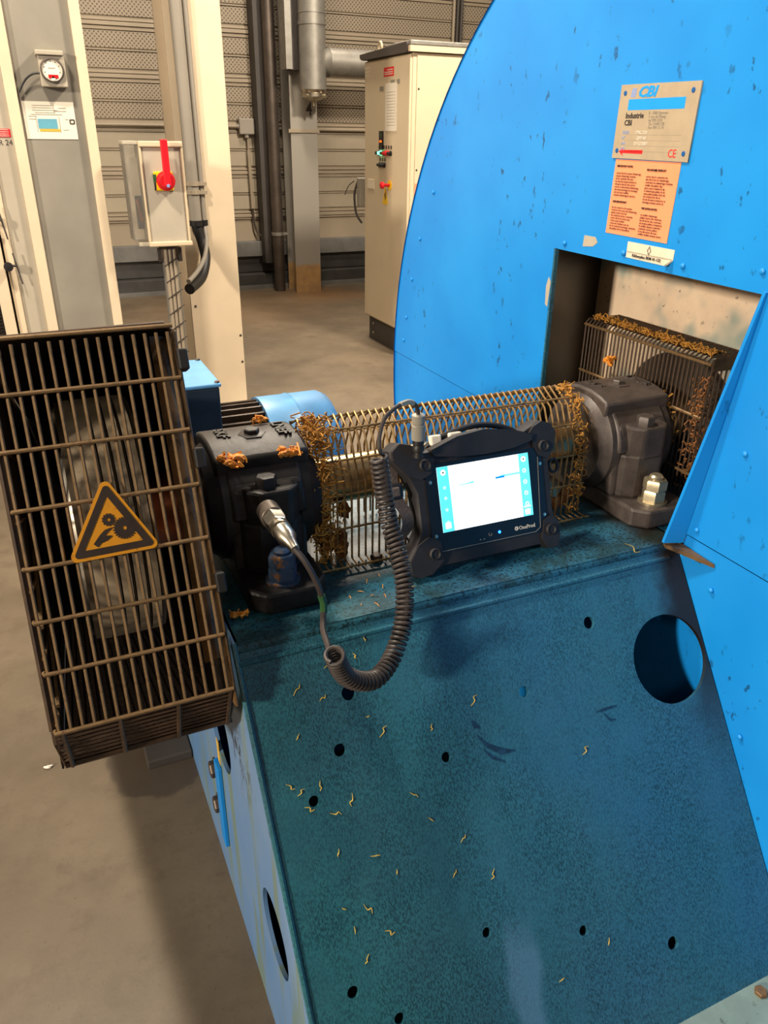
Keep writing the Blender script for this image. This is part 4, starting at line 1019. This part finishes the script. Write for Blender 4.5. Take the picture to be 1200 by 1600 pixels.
# ------------------------------------------------------------------ coiled cable
cb = thing('coiled_cable', 'black coiled cable looping from the sensor to the tablet', 'cable', (.42, .93, .86))
S0 = V((.297, 1.046, 1.087))
obj('sensor_connector', MB().lathe(S0, V((.15, -1, -.25)), [(0, .0155), (.022, .0155), (.032, .010), (.05, .007)], 20), 'steel', cb)
lead = bez([S0+V((.006, -.045, -.012)), (.316, .985, 1.055), (.331, .972, 1.015), (.338, .972, .975), (.327, .945, .955), (.3235, .915, .945), (.321, .897, .935)], 8)
obj('straight_lead', MB().tube(lead, .0050, 8), 'cord', cb)
obj('green_sleeve', MB().tube([(.3345, .971, .999), (.3385, .972, .985), (.3375, .969, .968)], .0062, 8), 'green', cb)
path = bez([(.318, .872, .958), (.330, .886, .925), (.345, .896, .893), (.370, .905, .868), (.400, .915, .853), (.423, .927, .853), (.445, .942, .862), (.461, .955, .877), (.478, .970, .903), (.488, .985, .930), (.495, 1.0, .955), (.498, 1.02, .985), (.498, 1.045, 1.018), (.495, 1.065, 1.05), (.491, 1.08, 1.095), (.488, 1.086, 1.13), (.484, 1.09, 1.165)], 8)
# arc length resample
acc = [0]
for i in range(1, len(path)): acc.append(acc[-1]+(path[i]-path[i-1]).length)
Lp = acc[-1]
def at(s):
    s = max(0, min(Lp-1e-6, s)); i = 0
    lo, hi = 0, len(acc)-1
    while hi-lo > 1:
        m = (lo+hi)//2
        if acc[m] <= s: lo = m
        else: hi = m
    t = (s-acc[lo])/(acc[hi]-acc[lo]); return path[lo].lerp(path[hi], t)
turns = 62; per = 12; pts = []
a = None
for i in range(turns*per+1):
    q = i/(turns*per)
    # tighter near the loose end, open at the top
    w_ = q+.08*math.sin(2*PI*q)*0
    s = Lp*w_
    p = at(s); t = (at(s+.004)-at(s-.004)).normalized()
    if a is None: a = t.orthogonal().normalized()
    a = (a-t*a.dot(t)).normalized(); b = t.cross(a)
    an = 2*PI*i/per
    R = .0135
    pts.append(p+(a*math.cos(an)+b*math.sin(an))*R)
obj('coil', MB().tube(pts, .0035, 7), 'cord', cb)
top = bez([pts[-1], (.483, 1.082, 1.180), (.485, 1.09, 1.20), (.498, 1.10, 1.227), (.518, 1.11, 1.238), (.536, 1.12, 1.241), (.556, 1.132, 1.240), (.574, 1.14, 1.232), (.583, 1.146, 1.218), (.586, 1.148, 1.207)], 8)
obj('upper_lead', MB().tube(top, .0037, 8), 'cord', cb)
obj('pale_sleeve', MB().tube(bez([(.536, 1.12, 1.2415), (.556, 1.132, 1.2405), (.570, 1.138, 1.235)], 6), .0048, 8), 'grey_door', cb)
obj('plug', MB().lathe((.586, 1.148, 1.210), V((.04, .02, -1)), [(0, .006), (.002, .012), (.016, .012), (.017, .0105), (.020, .0105), (.021, .0125), (.048, .0125)], 22), 'grey_panel', cb)
obj('boot', MB().lathe((.588, 1.149, 1.162), V((.04, .02, -1)), [(0, .010), (.008, .011), (.010, .008), (.014, .011), (.022, .011), (.024, .008), (.034, .010)], 18), 'black', cb)

# ------------------------------------------------------------------ tablet
ph = math.radians(19)
TE = X_; TU = V((0, math.sin(ph), math.cos(ph))); TN = TE.cross(TU)     # TN faces the viewer
TO = V((.735, 1.091, .906))            # bottom centre of the front face
tb = thing('rugged_tablet', 'black rugged handheld analyser with lit screen leaning on the shaft guard', 'tablet', tuple(TO))
def TP(x, y, d=0): return TO+TE*x+TU*y+TN*d
def tplate(name, mat, outline, holes, th, d, parent=tb, label=None): return plate(name, mat, outline, holes, th, TP(0, 0, d), TE, TU, parent, label)
# silhouette, x from the middle, y from the bottom
out_ = [(0, .012), (.112, .012), (.125, .002), (.147, .004), (.154, .027), (.152, .05), (.147, .08), (.147, .18), (.157, .205), (.164, .233), (.155, .252), (.133, .261), (.113, .254), (.09, .243), (.05, .25), (0, .254), (-.05, .25), (-.10, .238),
        (-.128, .234), (-.152, .252), (-.176, .258), (-.194, .244), (-.193, .226), (-.165, .192), (-.152, .16), (-.152, .085), (-.166, .062), (-.183, .036), (-.182, .012), (-.165, .000), (-.138, .003), (-.118, .012)]
mbt = MB(); n = len(out_)
def ring(f, d, yc=.13): return [TP(x*f, yc+(y-yc)*f, d) for x, y in out_]
rings = [ring(.965, 0.0), ring(.985, -.003), ring(1.0, -.010), ring(1.0, -.036), ring(.97, -.043)]
for r in rings: mbt.v += r
for i in range(len(rings)-1):
    for j in range(n):
        j2 = (j+1) % n; mbt.f.append((i*n+j, i*n+j2, (i+1)*n+j2, (i+1)*n+j))
mbt.f.append(tuple(range(n))); mbt.f.append(tuple(range((len(rings)-1)*n, len(rings)*n))[::-1])
obj('rubber_housing', mbt, 'rubber', tb)
# raised corner bumpers
for poly in ([(.110, .026), (.122, .004), (.146, .006), (.153, .027), (.151, .055), (.138, .072), (.118, .064)],
             [(.120, .192), (.142, .184), (.156, .206), (.163, .233), (.153, .251), (.133, .259), (.112, .250), (.100, .236)],
             [(-.112, .026), (-.114, .064), (-.136, .076), (-.160, .064), (-.180, .036), (-.179, .012), (-.164, .002), (-.138, .005)],
             [(-.118, .192), (-.104, .234), (-.128, .232), (-.152, .250), (-.175, .256), (-.191, .243), (-.190, .226), (-.164, .194), (-.140, .184)]):
    o = plate('corner_bumper', 'rubber', tri(poly, .006), [], .052, TP(0, 0, .006), TE, TU, tb)
    b = o.modifiers.new('bevel', 'BEVEL'); b.width = .005; b.segments = 3; b.limit_method = 'ANGLE'
# arched brow above the screen
brow = [(-.112, .224), (-.06, .216), (0, .213), (.06, .216), (.100, .224), (.106, .236), (.06, .252), (0, .260), (-.06, .254), (-.116, .236)]
o = plate('brow', 'rubber', brow, [], .03, TP(0, 0, .012), TE, TU, tb)
b = o.modifiers.new('bevel', 'BEVEL'); b.width = .004; b.segments = 2; b.limit_method = 'ANGLE'
bez_ = tplate('bezel', 'navy', rrect(-.130, .040, .126, .209, .008), [], .006, .0025)
line = tri([(-.112, .0425), (.098, .0425), (.110, .050), (.118, .19), (.1168, .19), (.1088, .0507), (.0975, .0437), (-.112, .0437)], .0004)
tplate('bezel_line', 'grey_panel', line, [], .0006, .0036)
s0x, s0y, s1x, s1y = -.1055, .078, .0955, .2015
scr = tplate('screen', 'scr_white', [(s0x, s0y), (s1x, s0y), (s1x, s1y), (s0x, s1y)], [], .001, .0032, tb, 'bright white display with cyan side bars')
cyn = 'scr_cyan'
tplate('side_bar', cyn, [(s0x, s0y), (s0x+.0245, s0y), (s0x+.0235, s1y), (s0x, s1y)], [], .0004, .0035, scr)
tplate('side_bar', cyn, [(s1x-.0225, s0y), (s1x, s0y), (s1x, s1y), (s1x-.0225, s1y)], [], .0004, .0035, scr)
tplate('title_bar', 'scr_pale', [(.028, .163), (s1x-.0225, .163), (s1x-.0225, .1675), (.028, .1675)], [], .0004, .0036, scr)
tplate('title_mark', 'scr_blue', [(.018, .1615), (.038, .1615), (.038, .1655), (.018, .1655)], [], .0004, .0038, scr)
tplate('title_mark', 'scr_pale', [(-.062, .1615), (-.03, .1615), (-.03, .166), (-.045, .1635), (-.062, .163)], [], .0004, .0038, scr)
for x in (s0x+.0125, s1x-.0115):
    tplate('icon', 'scr_white', circ(x, s1y-.011, .0055, 16), [], .0004, .0038, scr)
    tplate('icon_dot', 'ink', circ(x, s1y-.011, .0018, 10), [], .0004, .0041, scr)
for y in (.166, .146, .124, .10): tplate('icon', 'scr_icon', circ(s0x+.0125, y-.004, .0038, 5), [], .0004, .0038, scr)
tplate('icon', 'scr_white', rrect(s0x+.006, s0y+.006, s0x+.018, s0y+.018, .002), [], .0004, .0038, scr)
for y in (.172, .150, .128, .106): tplate('icon', 'scr_icon', circ(s1x-.0115, y-.004, .0048, 14), [circ(s1x-.0115, y-.004, .0018, 8)], .0004, .0038, scr)
tplate('icon', 'scr_white', rrect(s1x-.018, s0y+.003, s1x-.006, s0y+.014, .002), [], .0004, .0038, scr)
tplate('icon', 'scr_icon', [(s1x-.02, s0y+.017), (s1x-.004, s0y+.017), (s1x-.004, s0y+.021), (s1x-.02, s0y+.021)], [], .0004, .0038, scr)
obj('power_light', MB().lathe(TP(.0155, .0575, .002), TN, [(0, .0028), (.0012, .0028), (.0022, .0015)], 14), 'led', tb, label='glowing blue power light')
tplate('power_icon', 'grey_door', circ(.0025, .053, .0032, 14)[:12], [circ(.0025, .053, .0024, 14)[:12]], .0004, .003) if False else obj('power_icon', MB().tube([TP(-.0055+.0032*math.cos(x), .057+.0032*math.sin(x), .003) for x in [2.2+i*.45 for i in range(11)]], .0004, 4), 'grey_door', tb)
text('OneProd', .0108, 'label_white', TP(.0600, .0535, .003), TE, TU, tb, sx=.92, bold=.0001)
tplate('brand_emblem', 'label_white', circ(.0545, .0572, .0042, 16), [[(.0525, .0550), (.0547, .0550), (.0547, .0595), (.0525, .0575)]], .0004, .003)
for x, y in ((-.030, .049), (-.022, .049)): tplate('led_icon', 'grey_door', [(x, y), (x+.004, y+.001), (x+.002, y+.003)], [], .0004, .003)
for sx in (-1, 1):
    for y in (.176, .074): obj('screw', MB().lathe(TP(sx*.1215, y, .003), TN, [(0, .0035), (.0012, .0035), (.0014, .0016), (.0008, .0012)], 14), 'steel', tb)
    for y, x in ((.210, .130), (.0425, .130)):
        bp = obj('corner_boss', MB().lathe(TP(sx*x, y, .006), TN, [(0, .0115), (.004, .0115), (.006, .0095), (.003, .0075), (.003, .003), (.004, .003)], 24), 'rubber', tb)
# ports and carrying loop on top
for x0_, x1_ in ((-.085, -.062), (-.045, -.018), (-.005, .02)):
    obj('port_cover', MB().fbox(TP(0, .240, -.028), TE, TU, TN, (x0_-.012, 0, -.008), (x1_-.012, .020, .006)), 'paper' if x0_ < -.01 else 'grey_panel', tb, False, .003)
obj('carry_handle', MB().tube(bez([TP(-.12, .225, -.036), TP(-.08, .250, -.036), TP(0, .266, -.036), TP(.06, .258, -.036), TP(.11, .235, -.036)], 6), .006, 8), 'black', tb)
# hand strap at the left
stp = [TP(-.182, .222, -.028), TP(-.186, .19, -.022), TP(-.186, .16, -.016), TP(-.172, .125, -.008), TP(-.172, .10, -.010), TP(-.186, .075, -.024), TP(-.184, .06, -.032)]
sp2 = bez(stp, 6)
mb = MB()
for i, p in enumerate(sp2):
    q = sp2[min(i+1, len(sp2)-1)]-sp2[max(i-1, 0)]; q.normalize(); nrm = q.cross(V((.9, .1, .0))).normalized(); wd = q.cross(nrm).normalized()*.012
    mb.v += [p-wd-nrm*.001, p+wd-nrm*.001, p+wd+nrm*.001, p-wd+nrm*.001]
for i in range(len(sp2)-1):
    for e in range(4): mb.f.append((i*4+e, i*4+(e+1) % 4, (i+1)*4+(e+1) % 4, (i+1)*4+e))
hs = obj('hand_strap', mb, 'webbing', tb)
obj('strap_buckle', MB().fbox(TP(-.187, .170, -.012), TE, TU, TN, (-.017, -.015, -.006), (.015, .015, .006)), 'black', hs, False, .004)
obj('strap_keeper', MB().fbox(TP(-.189, .169, -.006), TE, TU, TN, (-.012, -.009, -.004), (.009, .009, .005)), 'webbing', hs, False, .003)
obj('strap_ring', MB().tube([TP(-.172+.010*math.cos(x), .06+.018*math.sin(x), -.03) for x in [i*PI/6 for i in range(12)]], .0022, 6, closed=True), 'black', hs)
obj('side_ring', MB().tube([TP(.168+.010*math.cos(x), .165+.014*math.sin(x), -.02) for x in [i*PI/6 for i in range(12)]], .003, 6, closed=True), 'black', tb)

# ------------------------------------------------------------------ scattered shreds
def shred(p, nrm, ang, L, seed):
    rr = random.Random(seed); u = V(nrm).orthogonal().normalized(); w_ = V(nrm).cross(u)
    d = u*math.cos(ang)+w_*math.sin(ang); e = V(nrm).cross(d); nrm = V(nrm)
    k = rr.uniform(-.4, .4)*L
    return MB().tube(bez([V(p)-d*L/2+nrm*.001, V(p)+e*k*.5+nrm*.002, V(p)+d*L*.2-e*k*.3+nrm*.0015, V(p)+d*L/2+e*k*.6+nrm*.001], 3), [.0003+.0006*math.sin(PI*i/9) for i in range(10)], 5)
rr = random.Random(11); i = 0
spots = [(.245, .70), (.26, .69), (.268, .665), (.295, .69), (.31, .65), (.30, .60), (.34, .66), (.40, .76), (.42, .735), (.36, .58), (.39, .55), (.29, .53), (.30, .50), (.31, .46), (.33, .52), (.355, .48), (.45, .64), (.47, .60), (.60, .74), (.37, .86), (.40, .845), (.425, .865), (.35, .84), (.33, .80), (.29, .82), (.275, .76), (.52, .56), (.49, .52), (.56, .50), (.64, .33), (.75, .35), (.80, .62), (.51, .72)]
for x, z in spots:
    q = SO+X_*x+SU*((z-.90)/SU.z)
    o = obj('yellow_shred', shred(q, SN, rr.uniform(0, PI), rr.uniform(.008, .024), i), 'shred', base=tuple(q)); i += 1
    props(o, 'thin yellow fibre shred lying on the sloped teal plate', 'shred', 'yellow shreds on the sloped plate')
for x, y in ((.44, 1.06), (.47, 1.08), (.455, 1.10), (.49, 1.07), (.50, 1.10), (.52, 1.06), (.43, 1.09), (.535, 1.10), (.465, 1.05), (.51, 1.14), (.55, 1.075), (.48, 1.13)):
    o = obj('ledge_shred', shred((x, y, .901), Z_, rr.uniform(0, PI), rr.uniform(.008, .018), i), 'fibre', base=(x, y, .901)); i += 1
    props(o, 'short orange fibre shred lying on the ledge between bearing and tablet', 'shred', 'orange shreds on the ledge')
o = obj('long_shred', shred((1.02, 1.03, .905), SN, 1.5, .04, 77), 'shred', base=(1.02, 1.03, .905)); props(o, 'long pale yellow shred hanging over the ledge edge near the far bearing', 'shred')
o = obj('floor_chip', MB().blob((-.19, 1.90, .004), (.012, .006, .004), 3), 'label_white', base=(-.19, 1.90, 0)); props(o, 'white chip lying on the floor left of the cage', 'debris')
